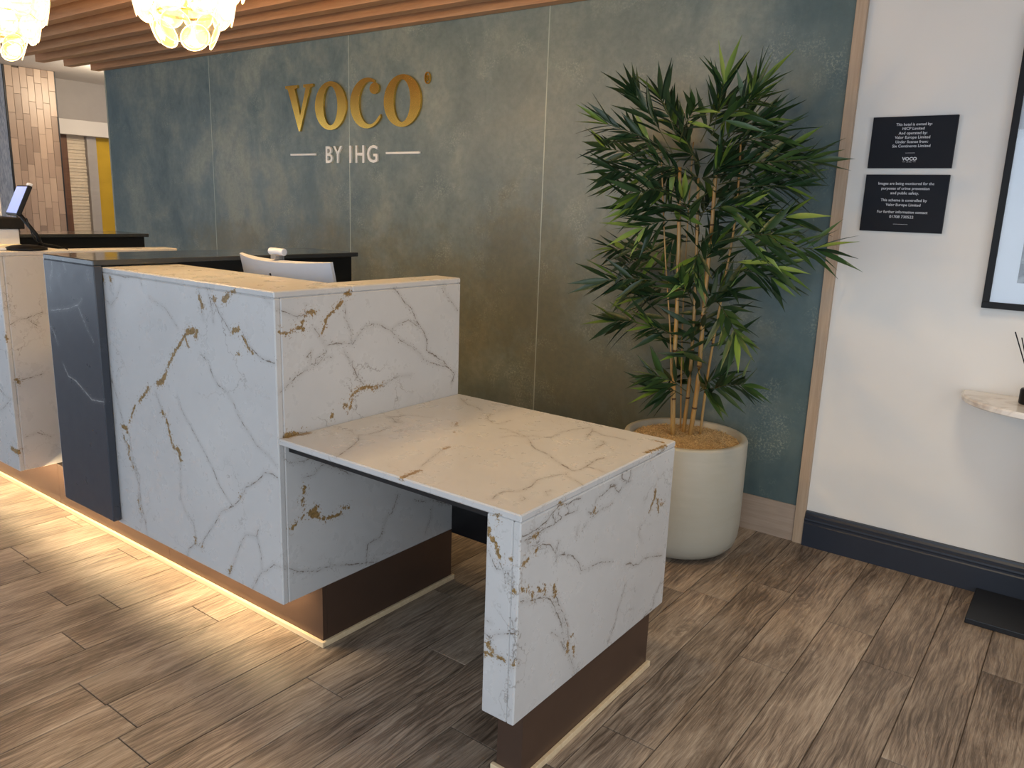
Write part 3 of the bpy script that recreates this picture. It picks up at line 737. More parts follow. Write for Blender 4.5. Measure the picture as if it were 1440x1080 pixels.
('d',0.9,[(-2347,-2160,944),(-2318,-2160,921),(-2294,-2160,878)]),
('d',0.9,[(-2103,-2160,1051),(-2079,-2160,1014),(-2046,-2160,969),(-2004,-2160,925)]),
('d',1.0,[(-2334,-2160,1007),(-2200,-2160,1026),(-2103,-2160,1051),(-2068,-2160,1074)]),
('d',0.7,[(-2283,-2160,1208),(-2285,-2160,1163),(-2309,-2160,1132)]),
('d',0.7,[(-2196,-2160,1214),(-2176,-2160,1176)])]

def seg_arrays(kinds):
    A, B, R = [], [], []
    for k, r, P in VEINS:
        if k in kinds:
            for p, q in zip(P[:-1], P[1:]): A.append(p); B.append(q); R.append(r)
    if not A: return None
    return np.array(A)/1000., np.array(B)/1000., np.array(R)/1000.
SEG = {'g': seg_arrays('g'), 'o': seg_arrays('o'), 'd': seg_arrays('d')}
def slab(name, b, mat, parent, c=.004, res=.0055, dark=False, extra=None):
    x0, x1, y0, y1, z0, z1 = b
    lo = (x0+c, y0+c, z0+c); hi = (x1-c, y1-c, z1-c); full_lo = (x0, y0, z0); full_hi = (x1, y1, z1)
    ax = [np.linspace(lo[i], hi[i], max(2, int(round((hi[i]-lo[i])/res))+1)) for i in range(3)]
    V, F, idx = [], [], {}
    def vid(axis, side, j, k):
        key = (axis, side, j, k)
        if key not in idx:
            u, w = [i for i in range(3) if i != axis]
            p = [0, 0, 0]; p[axis] = full_hi[axis] if side else full_lo[axis]; p[u] = ax[u][j]; p[w] = ax[w][k]
            idx[key] = len(V); V.append(tuple(p))
        return idx[key]
    for axis in range(3):
        u, w = [i for i in range(3) if i != axis]
        for side in (0, 1):
            flip = (side == 1) != (axis == 1)
            for j in range(len(ax[u])-1):
                for k in range(len(ax[w])-1):
                    q = (vid(axis, side, j, k), vid(axis, side, j+1, k), vid(axis, side, j+1, k+1), vid(axis, side, j, k+1))
                    F.append(q if flip else q[::-1])
    cen = Vector(((x0+x1)/2, (y0+y1)/2, (z0+z1)/2))
    def addf(q):
        P = [Vector(V[i]) for i in q]; nrm = (P[1]-P[0]).cross(P[2]-P[0]); mid = sum(P, Vector())/len(P)
        # orient outward using the nearest box corner direction
        d = Vector([(1 if mid[i] > cen[i] else -1) if (mid[i] > hi[i]-1e-6 or mid[i] < lo[i]+1e-6) else 0 for i in range(3)])
        F.append(q if nrm.dot(d) > 0 else q[::-1])
    def at(axis, side, u, iu, w, iw):
        a, bb_ = [i for i in range(3) if i != axis]
        return vid(axis, side, iu if a == u else iw, iw if a == u else iu)
    for e in range(3):                       # chamfers along axis e
        p, q = [i for i in range(3) if i != e]
        for sp in (0, 1):
            for sq in (0, 1):
                ip = len(ax[p])-1 if sp else 0; iq = len(ax[q])-1 if sq else 0
                for k in range(len(ax[e])-1):
                    addf((at(p, sp, q, iq, e, k), at(p, sp, q, iq, e, k+1), at(q, sq, p, ip, e, k+1), at(q, sq, p, ip, e, k)))
    for sx in (0, 1):
        for sy in (0, 1):
            for sz in (0, 1):
                i, j, k = (len(ax[0])-1 if sx else 0), (len(ax[1])-1 if sy else 0), (len(ax[2])-1 if sz else 0)
                addf((vid(0, sx, j, k), vid(1, sy, i, k), vid(2, sz, i, j)))
    P = np.array(V)
    def nearest(seg):
        n = len(P); best = np.full(n, 9.); vec = np.full((n, 3), 9.); wid = np.full(n, .001)
        if seg is None: return best, vec, wid
        m_ = .05
        for a, bq, r in zip(*seg):
            l = np.minimum(a, bq)-m_; h = np.maximum(a, bq)+m_
            if (l[0] > x1 or l[1] > y1 or l[2] > z1 or h[0] < x0 or h[1] < y0 or h[2] < z0): continue
            s = np.where(np.all((P >= l) & (P <= h), axis=1))[0]
            if len(s) == 0: continue
            d = bq-a; t = np.clip(((P[s]-a)@d)/max(d@d, 1e-9), 0, 1)
            off = a+t[:, None]*d-P[s]; ln = np.linalg.norm(off, axis=1)
            u = ln < best[s]; k = s[u]; best[k] = ln[u]; vec[k] = off[u]; wid[k] = r
        return best, vec, wid
    def nearest_r(seg):
        n = len(P); best = np.full(n, .05)
        if seg is None: return best
        m_ = .05
        for a, bq, r in zip(*seg):
            l = np.minimum(a, bq)-m_; h = np.maximum(a, bq)+m_
            if (l[0] > x1 or l[1] > y1 or l[2] > z1 or h[0] < x0 or h[1] < y0 or h[2] < z0): continue
            s = np.where(np.all((P >= l) & (P <= h), axis=1))[0]
            if len(s) == 0: continue
            d = bq-a; t = np.clip(((P[s]-a)@d)/max(d@d, 1e-9), 0, 1)
            ln = np.linalg.norm(a+t[:, None]*d-P[s], axis=1)-r
            best[s] = np.minimum(best[s], ln)
        return best
    bd, bv, bw = nearest(SEG['d'] if dark else SEG['g'])
    gd = np.full(len(P), .05) if dark else nearest_r(SEG['o'])
    if not dark: gd = gd-.0008
    o = mesh_obj(name, V, F, mat, parent)
    me = o.data
    at_ = me.attributes.new('vein_vec', 'FLOAT_VECTOR', 'POINT'); at_.data.foreach_set('vector', bv.astype(np.float32).ravel())
    at_ = me.attributes.new('vein_near', 'FLOAT', 'POINT'); at_.data.foreach_set('value', np.minimum(bd, .05).astype(np.float32))
    at_ = me.attributes.new('vein_w', 'FLOAT', 'POINT'); at_.data.foreach_set('value', bw.astype(np.float32))
    at_ = me.attributes.new('gold_d', 'FLOAT', 'POINT'); at_.data.foreach_set('value', gd.astype(np.float32))
    return o

Y0, Y1, ZB, HD = -2.1265, -1.301, .2135, 1.199
PITCH = 1.892
def desk(dx, label):
    xr, xl = -.978+dx, -1.992+dx
    d = empty('reception_desk', ((xl+xr)/2, (Y0+Y1)/2, 0), label, 'reception desk', 'marble reception desks along the mural')
    fine = dx == 0
    slab('front_panel', (xl, xr, Y0, Y0+.022, ZB, HD-.020), M['marble'], d, .0035, .0055 if fine else .008)
    slab('side_panel', (xr-.022, xr, Y0+.0222, Y1, ZB, HD-.020), M['marble'], d, .0035, .0055 if fine else .008)
    slab('front_ledge', (xl, xr, Y0, Y0+.30, HD-.0198, HD), M['marble'], d, .0035, .012)
    slab('side_ledge', (xr-.12, xr, Y0+.3002, Y1, HD-.0198, HD), M['marble'], d, .0035, .012)
    box('inner_front', (xl+.01, xr-.12, Y0+.28, Y0+.298, ZB+.01, HD-.021), M['black'], d)
    box('inner_side', (xr-.12, xr-.10, Y0+.30, Y1-.002, ZB+.01, HD-.021), M['black'], d)
    box('end_panel', (xr-.0995, xr-.0225, Y1-.022, Y1-.002, ZB+.01, HD-.021), M['black'], d)
    box('worktop', (xl+.01, xr-.121, Y0+.2985, Y1-.03, .70, .74), M['bronze'], d, c=.002)
    box('underside', (xl+.02, xr-.0225, Y0+.0225, Y0+.279, ZB, ZB+.012), M['black'], d)
    box('underside', (xr-.0995, xr-.0225, Y0+.2985, Y1-.023, ZB, ZB+.012), M['black'], d)
    return d
desk(0, 'veined white marble reception desk beside the low marble counter')
desk(-PITCH, 'white marble reception desk with the tablet stand, at the left edge')

def divider(dx, label):
    x0, x1, y0, y1 = -2.353+dx, -1.9955+dx, -2.160, -.905
    d = empty('desk_divider', ((x0+x1)/2, (y0+y1)/2, 0), label, 'divider', 'dark stone dividers between the desks')
    x1 = -1.9955+dx
    slab('front_panel', (x0, x1+.0335, y0, y0+.032, ZB+.018, 1.204), M['dark_marble'], d, .003, .008, True)
    slab('top_slab', (x0, x1+.0335, y0, y1, 1.2042, 1.224), M['dark_marble_polished'], d, .003, .02, True)
    slab('marble_edge', (x0-.026, x0-.0005, y0+.010, y1+.0, ZB+.018, 1.212), M['marble'], d, .003, .012)
    box('body', (x0+.002, x1-.004, y0+.0325, y1-.012, ZB+.018, 1.2038), M['black'], d)
    return d
divider(0, 'tall dark stone divider joined to the front marble desk')
divider(-PITCH, 'black topped divider beyond the desk with the tablet stand')

# plinth under the desk line with pale batten and concealed LED strip
XPL = -6.4
pl = empty('desk_plinth', (-3.5, -1.6, 0), 'recessed bronze plinth with pale floor batten and warm glow under desks', 'plinth')
xpr = -.982
seams = [xpr]+[-.974-PITCH*k*.5 for k in range(1, 6)]+[XPL]
for a, b in zip(seams[1:], seams[:-1]):
    box('kick_panel', (a+.0006, b-.0006, -1.968, -1.95, .0, ZB-.001), M['bronze'], pl)
box('kick_panel', (xpr-.018, xpr, -1.9495, -1.320, .0, ZB-.001), M['bronze'], pl)
box('batten', (XPL, xpr+.012, -1.980, -1.9685, 0, .020), M['batten'], pl, c=.002)
box('batten', (xpr+.0005, xpr+.012, -1.968, -1.311, 0, .020), M['batten'], pl, c=.002)
for a, q in ((-2.34, -1.06), (-4.23, -2.90), (XPL, -4.80)): box('led_strip', (a, q, -2.046, -2.036, ZB-.006, ZB-.001), M['led'], pl)
for k in range(6):
    a = XPL+.02+(5.32/6)*k
    l = area('led_light', (a+.44, -2.041, ZB-.008), (math.radians(34), 0, 0), .86, .012, 5.6, (1, .74, .42))

# low counter (accessible table) at the end of the desk
XD, XT = -.977, -.077
lc = empty('low_counter', ((XD+XT)/2, (Y0+Y1)/2, 0), 'low white marble counter with panel leg beside the desk', 'counter')
slab('top_slab', (XD, XT, Y0, Y1, .740, .760), M['marble'], lc, .0035)
slab('leg_panel', (XT-.022, XT, Y0, Y1, ZB-.012, .7397), M['marble'], lc, .0035)
slab('leg_front', (XT-.1016, XT-.0222, Y0, Y0+.022, ZB-.012, .7397), M['marble'], lc, .0035)
slab('leg_inner', (XT-.1016, XT-.0796, Y0+.0222, Y1-.0222, ZB-.012, .7397), M['marble'], lc, .0035, .012)
slab('leg_back', (XT-.1016, XT-.0222, Y1-.022, Y1, ZB-.012, .7397), M['marble'], lc, .0035, .012)
box('under_frame', (XD+.003, XT-.102, Y0+.035, Y0+.065, .712, .7397), M['black'], lc)
box('under_frame', (XD+.003, XT-.102, Y1-.060, Y1-.030, .712, .7397), M['black'], lc)
box('back_panel', (XD+.003, XT-.102, Y1-.0298, Y1-.012, .205, .7397), M['black'], lc)
kk = box('leg_kick', (XT-.090, XT-.010, -2.068, -1.373, 0, ZB-.0125), M['bronze'], lc)
mesh_obj('batten', *join_geo(box_geo(XT-.0098, XT+.002, -2.080, -1.362, 0, .019, .0015), box_geo(XT-.102, XT-.0099, -2.080, -2.0682, 0, .019, .0015)), M['batten'], lc)

# ------------------------------------------------------------ wall logo
def prism_geo(loop, y0, y1):
    """extrude a 2D (x,z) loop between y0 (front) and y1"""
    n = len(loop); V = [(x, y0, z) for x, z in loop]+[(x, y1, z) for x, z in loop]
    F = [(i, n+i, n+(i+1) % n, (i+1) % n) for i in range(n)]
    from mathutils.geometry import tessellate_polygon
    tr = tessellate_polygon([[Vector((x, z, 0)) for x, z in loop]])
    for a, b, c in tr:
        F.append((a, b, c)); F.append((n+c, n+b, n+a))
    return V, F
def ring_geo(outer, inner, y0, y1):
    n = len(outer)
    V = [(x, y0, z) for x, z in outer]+[(x, y0, z) for x, z in inner]+[(x, y1, z) for x, z in outer]+[(x, y1, z) for x, z in inner]
    F = []
    for i in range(n):
        j = (i+1) % n
        F += [(i, j, n+j, n+i), (2*n+i, 3*n+i, 3*n+j, 2*n+j), (i, 2*n+i, 2*n+j, j), (n+i, n+j, 3*n+j, 3*n+i)]
    return V, F
def ell(cx, cz, rx, rz, n=56, p=2.0):
    out = []
    for i in range(n):
        a = 2*PI*i/n; c, s = math.cos(a), math.sin(a)
        out.append((cx+rx*math.copysign(abs(c)**(2/p), c), cz+rz*math.copysign(abs(s)**(2/p), s)))
    return out
def fix_normals(o):
    bm = bmesh.new(); bm.from_mesh(o.data); bmesh.ops.recalc_face_normals(bm, faces=bm.faces[:]); bm.to_mesh(o.data); bm.free()
sign = empty('wall_logo', (-3.0, 0, 1.9), 'raised gold and white hotel lettering mounted on the teal mural', 'sign')
ya, yb = -.017, -.002
zt, zb_ = 2.196, 1.909; H_ = zt-zb_
def letter_o(x0, x1, name='letter'):
    cx = (x0+x1)/2; w = x1-x0; cz = (zt+zb_)/2
    v, f = ring_geo(ell(cx, cz, w/2, H_/2+.004), ell(cx, cz, w*.225, H_*.415), ya, yb)
    o = mesh_obj(name, v, f, M['gold'], sign); fix_normals(o); return o
# V
def letter_v(x0, x1, ap):
    w = x1-x0
    L = [(x0, zt), (x0+.125, zt), (x0+.125, zt-.018), (x0+.098, zt-.022), (ap+.012, zb_+.095), (x1-.075, zt-.022), (x1-.098, zt-.018), (x1-.098, zt), (x1, zt), (x1, zt-.016), (x1-.030, zt-.024), (ap+.006, zb_-.004), (ap-.006, zb_-.004), (x0+.026, zt-.024), (x0, zt-.016)]
    v, f = prism_geo(L, ya, yb); o = mesh_obj('letter', v, f, M['gold'], sign); fix_normals(o); return o
letter_v(-3.636, -3.352, -3.500)
letter_o(-3.338, -3.040)
def letter_c(x0, x1):
    w = x1-x0; cz = (zt+zb_)/2; h = H_/2+.004
    cxo = x0+w*.56; cxi = x0+w*.66
    out = []
    for i in range(49):
        a = math.radians(62+(330-62)*i/48); out.append((cxo+w*.56*math.cos(a), cz+h*math.sin(a)))
    tip = (x1+.002, cz-h*.46)
    inn = []
    for i in range(41):
        a = math.radians(312-(312-66)*i/40); inn.append((cxi+w*.36*math.cos(a), cz+h*.84*math.sin(a)))
    out = [p for p in out]
    out[-1] = tip
    loop = out+inn
    v, f = prism_geo(loop, ya, yb)
    v2, f2 = prism_geo(ell(x0+w*.815, cz+h*.56, w*.155, h*.22, 28), ya-.0006, yb)
    o = mesh_obj('letter', *join_geo((v, f), (v2, f2)), M['gold'], sign); fix_normals(o); return o
letter_c(-3.003, -2.737)
letter_o(-2.706, -2.402)
reg = mesh_obj('registered_mark', *ring_geo(ell(-2.356, 2.168, .022, .033, 28), ell(-2.356, 2.168, .018, .028, 28), -.014, -.002), M['gold'], sign); fix_normals(reg)

def text_mesh(body, size=1.0, extrude=0.0, offset=0.0):
    cu = bpy.data.curves.new('t', 'FONT'); cu.body = body; cu.size = size; cu.extrude = extrude; cu.offset = offset; cu.resolution_u = 3
    to = bpy.data.objects.new('t', cu); COL.objects.link(to)
    dg = bpy.context.evaluated_depsgraph_get(); me = bpy.data.meshes.new_from_object(to.evaluated_get(dg))
    bpy.data.objects.remove(to); bpy.data.curves.remove(cu); return me
def wall_text(name, body, x0, x1, z0, z1, y, mat, parent, depth=.002, bold=.0, fit_line=None):
    """text fitted to the rectangle x0..x1, z0..z1 on a plane facing -y; y is its back"""
    me = text_mesh(body, 1.0, .5, bold)
    co = np.array([v.co[:] for v in me.vertices]); lo, hi = co.min(0), co.max(0)
    base = wloc(parent)
    zl, zh = (lo[1], hi[1]) if fit_line is None else fit_line
    for v in me.vertices:
        a, b, c = v.co
        v.co = (x0+(a-lo[0])/(hi[0]-lo[0])*(x1-x0)-base[0], y-(c+.5)*depth-base[1], z0+(b-zl)/(zh-zl)*(z1-z0)-base[2])
    me.materials.clear(); me.materials.append(mat); me.name = name
    o = bpy.data.objects.new(name, me); put(o, parent); fix_normals(o); return o
for ch, a, b in [('B', -3.245, -3.180), ('Y', -3.172, -3.087), ('I', -3.020, -3.003), ('H', -2.963, -2.884), ('G', -2.858, -2.766)]:
    wall_text('tagline_letter', ch, a, b, 1.701, 1.806, -.001, M['white_letter'], sign, .012, .012)
wall_text('registered_letter', 'R', -2.365, -2.348, 2.152, 2.184, -.001, M['gold'], sign, .010)
for a, b in [(-3.606, -3.346), (-2.694, -2.412)]:
    box('dash', (a, b, -.012, -.001, 1.751, 1.763), M['white_letter'], sign)

# ------------------------------------------------------------ plaques on the plain wall
def plaque(z0, z1, lines, label, rule, logo=None):
    p = empty('wall_plaque', (.23, 0, z0), label, 'plaque', 'black plaques on the plain wall')
    box('plate', (.078, .383, -.004, .0118, z0, z1), M['plaque'], p, c=.001)
    for body, zc, w in lines:
        h = .0105
        wall_text('text_line', body, .2305-w/2, .2305+w/2, zc-h/2, zc+h/2, -.004, M['print'], p, .0006, .006, (0, .70))
    box('rule', (.2305-rule/2, .2305+rule/2, -.0046, -.004, logo[2] if logo else z0+.030, (logo[2] if logo else z0+.030)+.0009), M['print'], p)
    if logo:
        wall_text('text_line', 'VOCO', .2035, .2575, logo[0], logo[0]+.0135, -.004, M['print'], p, .0006, .035)
        wall_text('text_line', 'BY IHG', .222, .239, logo[1], logo[1]+.0036, -.004, M['print'], p, .0006, .01)
        for a in (.2065, .244): box('rule', (a, a+.011, -.0046, -.004, logo[1]+.0016, logo[1]+.0024), M['print'], p)
plaque(1.666, 1.863, [('This hotel is owned by:', 1.833, .129), ('HICP Limited', 1.817, .079), ('And operated by:', 1.800, .103), ('Valor Europe Limited', 1.784, .127), ('Under license from:', 1.767, .117), ('Six Continents Limited', 1.751, .137)],
       'black ownership plaque, the upper of two on the white wall', .034, (1.695, 1.688, 1.7235))
plaque(1.417, 1.641, [('Images are being monitored for the', 1.607, .204), ('purposes of crime prevention', 1.588, .176), ('and public safety.', 1.570, .104), ('This scheme is controlled by', 1.542, .170), ('Valor Europe Limited', 1.524, .128), ('For further information contact', 1.496, .186), ('01708 730522', 1.477, .089)],
       'black monitoring notice, the lower of two plaques on the white wall', .054)

# ------------------------------------------------------------ framed picture
pf = empty('framed_picture', (.95, 0, 1.148), 'large black framed print with white mount on the right wall', 'picture')
xa, xb, za, zb2 = .560, 1.36, 1.146, 2.20
fw_ = .024
for nm, b in [('frame_rail', (xa, xb, -.026, .0118, za, za+fw_)), ('frame_rail', (xa, xb, -.026, .0118, zb2-fw_, zb2)), ('frame_rail', (xa, xa+fw_, -.026, .0118, za+fw_, zb2-fw_)), ('frame_rail', (xb-fw_, xb, -.026, .0118, za+fw_, zb2-fw_))]:
    box(nm, b, M['black_plastic'], pf, c=.0015)
mw = .078
v, f = join_geo(box_geo(xa+fw_, xb-fw_, -.012, .0, za+fw_, za+fw_+mw), box_geo(xa+fw_, xb-fw_, -.012, .0, zb2-fw_-mw, zb2-fw_), box_geo(xa+fw_, xa+fw_+mw, -.012, .0, za+fw_+mw, zb2-fw_-mw), box_geo(xb-fw_-mw, xb-fw_, -.012, .0, za+fw_+mw, zb2-fw_-mw))
mesh_obj('mount', v, f, M['mount'], pf)
box('print', (xa+fw_+mw, xb-fw_-mw, -.006, .0, za+fw_+mw, zb2-fw_-mw), M['art'], pf)
box('glass', (xa+fw_, xb-fw_, -.018, -.016, za+fw_, zb2-fw_), M['glass'], pf)

# ------------------------------------------------------------ console with diffuser
cs = empty('console_table', (1.02, -.15, 0), 'half-round marble console table on black base plate at the right edge', 'console table')
def half(cx, a, b, n=40, p=2.5):
    L = []
    for i in range(n+1):
        t = PI+PI*i/n; c, s = math.cos(t), math.sin(t)
        L.append((cx+a*math.copysign(abs(c)**(2/p), c), min(-.0005, b*math.copysign(abs(s)**(2/p), s))))
    return L
L0 = half(1.02, .475, .335); n = len(L0)
V, F = [], []
for (ins, z) in [(.008, .792), (0, .797), (0, .811), (.006, .817)]:
    s = (.475-ins)/.475; V += [(1.02+(x-1.02)*s, min(-.0005, y*s), z) for x, y in L0]
for k in range(3):
    F += [(k*n+i, k*n+(i+1) % n, (k+1)*n+(i+1) % n, (k+1)*n+i) for i in range(n)]
F += [tuple(range(n-1, -1, -1)), tuple(range(3*n, 4*n))]
o = mesh_obj('top', V, F, M['console'], cs); fix_normals(o)
box('base_plate', (.705, 1.335, -.335, -.0235, 0, .022), M['black_metal'], cs, c=.003)
box('pedestal', (.93, 1.11, -.20, -.06, .022, .792), M['black_metal'], cs, c=.004)
df = empty('reed_diffuser', (.775, -.118, .817), 'black reed diffuser with black sticks on the marble console', 'diffuser')
v, f = lathe_geo([(.034, .817), (.037, .822), (.037, .868), (.034, .874), (.020, .876), (.020, .874)], .775, -.118, 32)
o = mesh_obj('bottle', v, f, M['black_plastic'], df, True)
for (tx, ty, tz) in [(-.085, .02, .205), (-.060, -.01, .19), (-.02, .03, .21), (.03, .0, .21), (.06, .02, .19), (.088, -.01, .2)]:
    mesh_obj('reed', *tube_geo([(.775-tx*.1, -.118, .850), (.775+tx, -.118+ty, .87+tz)], .0022, 6), M['black_plastic'], df)

# ------------------------------------------------------------ planter, gravel, bamboo
PX, PY, PR, PH = -.449, -.374, .268, .515
prof = [(.18, 0), (PR-.075, .004), (PR-.040, .018), (PR-.015, .045), (PR-.004, .085), (PR, .14), (PR, PH-.012), (PR-.004, PH-.003), (PR-.010, PH), (PR-.024, PH), (PR-.030, PH-.006), (PR-.032, PH-.05), (.05, PH-.055)]
po = mesh_obj('planter', *lathe_geo(prof, PX, PY, 72), M['pot'], None, True, origin=(PX, PY, 0))
tag(po, 'round grey cream stoneware planter holding the artificial bamboo', 'planter')
zs = PH-.024
gv = [lathe_geo([(PR-.034, PH-.045), (PR-.036, zs-.002), (PR*.5, zs+.001), (.01, zs+.004)], PX, PY, 40)]
V, F = gv[0]; V = list(V); F = list(F)
r2 = random.Random(2)
for i in range(3200):
    a = r2.random()*2*PI; r = (PR-.040)*math.sqrt(r2.random()); s = r2.uniform(.0022, .0048)
    c = Vector((PX+r*math.cos(a), PY+r*math.sin(a), zs+r2.uniform(.0, .005)))
    R3 = Euler((r2.random()*6, r2.random()*6, r2.random()*6)).to_matrix()
    n0 = len(V)
    for p in ((1, 0, 0), (-1, 0, 0), (0, .7, 0), (0, -.7, 0), (0, 0, .6), (0, 0, -.6)): V.append(tuple(c+R3@Vector(p)*s))
    F += [(n0+q[0], n0+q[1], n0+q[2]) for q in ((0, 2, 4), (2, 1, 4), (1, 3, 4), (3, 0, 4), (2, 0, 5), (1, 2, 5), (3, 1, 5), (0, 3, 5))]
gr = mesh_obj('gravel', V, F, M['gravel'], None, origin=(PX, PY, PH-.05))
tag(gr, 'tan gravel filling the top of the stoneware planter', 'gravel', kind='stuff')
TWIGS=[((-0.613,-0.381,1.706),(-0.792,-0.394,1.94)),((-0.608,-0.37,1.779),(-0.69,-0.361,1.925)),((-0.599,-0.35,1.752),(-0.457,-0.545,1.852)),((-0.481,-0.399,1.745),(-0.445,-0.301,1.893)),((-0.446,-0.379,1.774),(-0.246,-0.51,1.885)),((-0.454,-0.32,1.751),(-0.252,-0.362,1.824)),((-0.429,-0.333,1.708),(-0.201,-0.372,1.769)),((-0.628,-0.349,1.709),(-0.854,-0.512,1.815)),((-0.608,-0.349,1.665),(-0.881,-0.239,1.797)),((-0.618,-0.358,1.636),(-0.984,-0.296,1.739)),((-0.621,-0.346,1.607),(-0.789,-0.542,1.625)),((-0.604,-0.339,1.563),(-0.892,-0.335,1.581)),((-0.585,-0.376,1.547),(-0.643,-0.584,1.539)),((-0.454,-0.331,1.637),(-0.054,-0.371,1.674)),((-0.418,-0.342,1.637),(-0.2,-0.229,1.713)),((-0.412,-0.343,1.58),(-0.162,-0.213,1.63)),((-0.369,-0.368,1.551),(-0.153,-0.284,1.58)),((-0.468,-0.364,1.607),(-0.407,-0.229,1.686)),((-0.534,-0.33,1.461),(-0.693,-0.513,1.483)),((-0.552,-0.389,1.431),(-0.646,-0.527,1.397)),((-0.37,-0.323,1.38),(-0.11,-0.377,1.46)),((-0.387,-0.35,1.35),(-0.131,-0.455,1.392)),((-0.381,-0.359,1.321),(0.028,-0.433,1.346)),((-0.354,-0.372,1.265),(-0.133,-0.37,1.266)),((-0.344,-0.353,1.236),(-0.19,-0.23,1.212)),((-0.56,-0.345,1.28),(-0.962,-0.212,1.285)),((-0.58,-0.331,1.248),(-0.909,-0.175,1.22)),((-0.549,-0.346,1.159),(-0.805,-0.504,1.168)),((-0.57,-0.331,1.125),(-0.876,-0.185,1.106)),((-0.569,-0.328,1.094),(-0.723,-0.331,1.086)),((-0.547,-0.343,0.925),(-0.601,-0.483,0.979)),((-0.686,-0.333,0.958),(-0.854,-0.336,0.962)),((-0.488,-0.377,1.374),(-0.458,-0.573,1.515)),((-0.495,-0.332,1.404),(-0.509,-0.176,1.526)),((-0.436,-0.393,1.23),(-0.418,-0.309,1.333)),((-0.466,-0.367,1.076),(-0.449,-0.53,1.177)),((-0.411,-0.376,1.052),(-0.354,-0.304,1.143)),((-0.388,-0.33,1.111),(-0.204,-0.533,1.003)),((-0.472,-0.351,0.697),(-0.526,-0.554,0.789)),((-0.491,-0.343,0.673),(-0.551,-0.437,0.704)),((-0.447,-0.33,0.691),(-0.574,-0.177,0.753)),((-0.403,-0.36,0.716),(-0.375,-0.2,0.76)),((-0.379,-0.375,0.71),(-0.146,-0.566,0.813)),((-0.406,-0.352,0.708),(-0.273,-0.56,0.759)),((-0.462,-0.384,1.463),(-0.257,-0.449,1.496)),((-0.537,-0.351,1.607),(-0.609,-0.512,1.655)),((-0.49,-0.397,1.662),(-0.652,-0.287,1.831)),((-0.453,-0.375,1.663),(-0.388,-0.231,1.814)),((-0.462,-0.328,1.779),(-0.4,-0.405,1.964)),((-0.336,-0.363,1.8),(-0.278,-0.386,1.933)),((-0.593,-0.348,1.68),(-0.646,-0.342,1.607)),((-0.492,-0.355,1.65),(-0.558,-0.34,1.709)),((-0.451,-0.325,1.58),(-0.409,-0.352,1.65)),((-0.542,-0.366,1.372),(-0.63,-0.312,1.321)),((-0.45,-0.381,1.318),(-0.427,-0.487,1.235)),((-0.318,-0.322,1.468),(-0.245,-0.344,1.47))]
CANES=[(11,[(-0.51,-0.37,0.491),(-0.529,-0.37,0.787),(-0.544,-0.37,1.161),(-0.577,-0.37,1.649)]),(11,[(-0.45,-0.32,0.486),(-0.435,-0.32,0.73),(-0.437,-0.32,1.075),(-0.434,-0.32,1.377),(-0.438,-0.32,1.681)]),(9,[(-0.495,-0.29,0.49),(-0.487,-0.29,0.782),(-0.498,-0.29,1.16),(-0.526,-0.29,1.61)]),(6,[(-0.423,-0.27,0.507),(-0.409,-0.27,0.823),(-0.377,-0.27,1.169),(-0.353,-0.27,1.468),(-0.361,-0.27,1.754)]),(4,[(-0.529,-0.25,0.502),(-0.562,-0.25,0.993),(-0.577,-0.25,1.461),(-0.58,-0.25,1.76)]),(4,[(-0.514,-0.38,0.515),(-0.552,-0.38,0.912),(-0.612,-0.38,1.308),(-0.661,-0.38,1.693)])]

plant = empty('bamboo_plant', (PX, PY, zs), 'tall artificial bamboo with yellow canes and narrow green leaves', 'plant')
for r, P in CANES:
    pts = spline(P, 8); r = r/1000
    pts[0].z -= .02
    rad = [r*(1-.35*i/(len(pts)-1)) for i in range(len(pts))]
    c = mesh_obj('cane', *tube_geo(pts, rad, 10), M['cane'], plant, True)
    if r > .005:
        for k in range(5, len(pts)-2, 5):
            d = (pts[k+1]-pts[k]).normalized()*.004
            nd = mesh_obj('node', *tube_geo([pts[k]-d, pts[k], pts[k]+d], [rad[k]*1.02, rad[k]*1.22, rad[k]*1.02], 10), M['node'], c, True)
def leaf_mesh(name, mat, L, W, droop, fold):
    V, F = [], []; n = 7
    prof = [.10, .62, .95, 1.0, .84, .52, .20, .0]
    for i in range(n+1):
        t = i/n; y = L*t; z = -droop*L*t*t; w = W/2*prof[i]
        V += [(-w, y, z+fold*w), (0, y, z), (w, y, z+fold*w)]
    for i in range(n):
        a = 3*i; F += [(a, a+1, a+4, a+3), (a+1, a+2, a+5, a+4)]
    k = len(V); V += [(x, y, z-.0006) for x, y, z in V]; F += [tuple(k+i for i in q[::-1]) for q in F]
    me = bpy.data.meshes.new(name); me.from_pydata(V, [], F); me.materials.append(mat); me.polygons.foreach_set('use_smooth', [True]*len(me.polygons)); return me
LM = [leaf_mesh('leaf', M['leaf'], .165, .023, .05, .35), leaf_mesh('leaf', M['leaf'], .18, .021, .12, .25), leaf_mesh('leaf', M['leaf'], .145, .025, .02, .4), leaf_mesh('leaf', M['leaf'], .165, .022, -.05, .3)]
LL = [leaf_mesh('leaf', M['leaf_light'], .17, .022, .07, .35), leaf_mesh('leaf', M['leaf_light'], .15, .022, .0, .3)]
rl = random.Random(11)
leaves = []
VIEW = (Vector((.9164, -3.5278, 1.4563))-Vector((PX, PY, 1.4))).normalized()
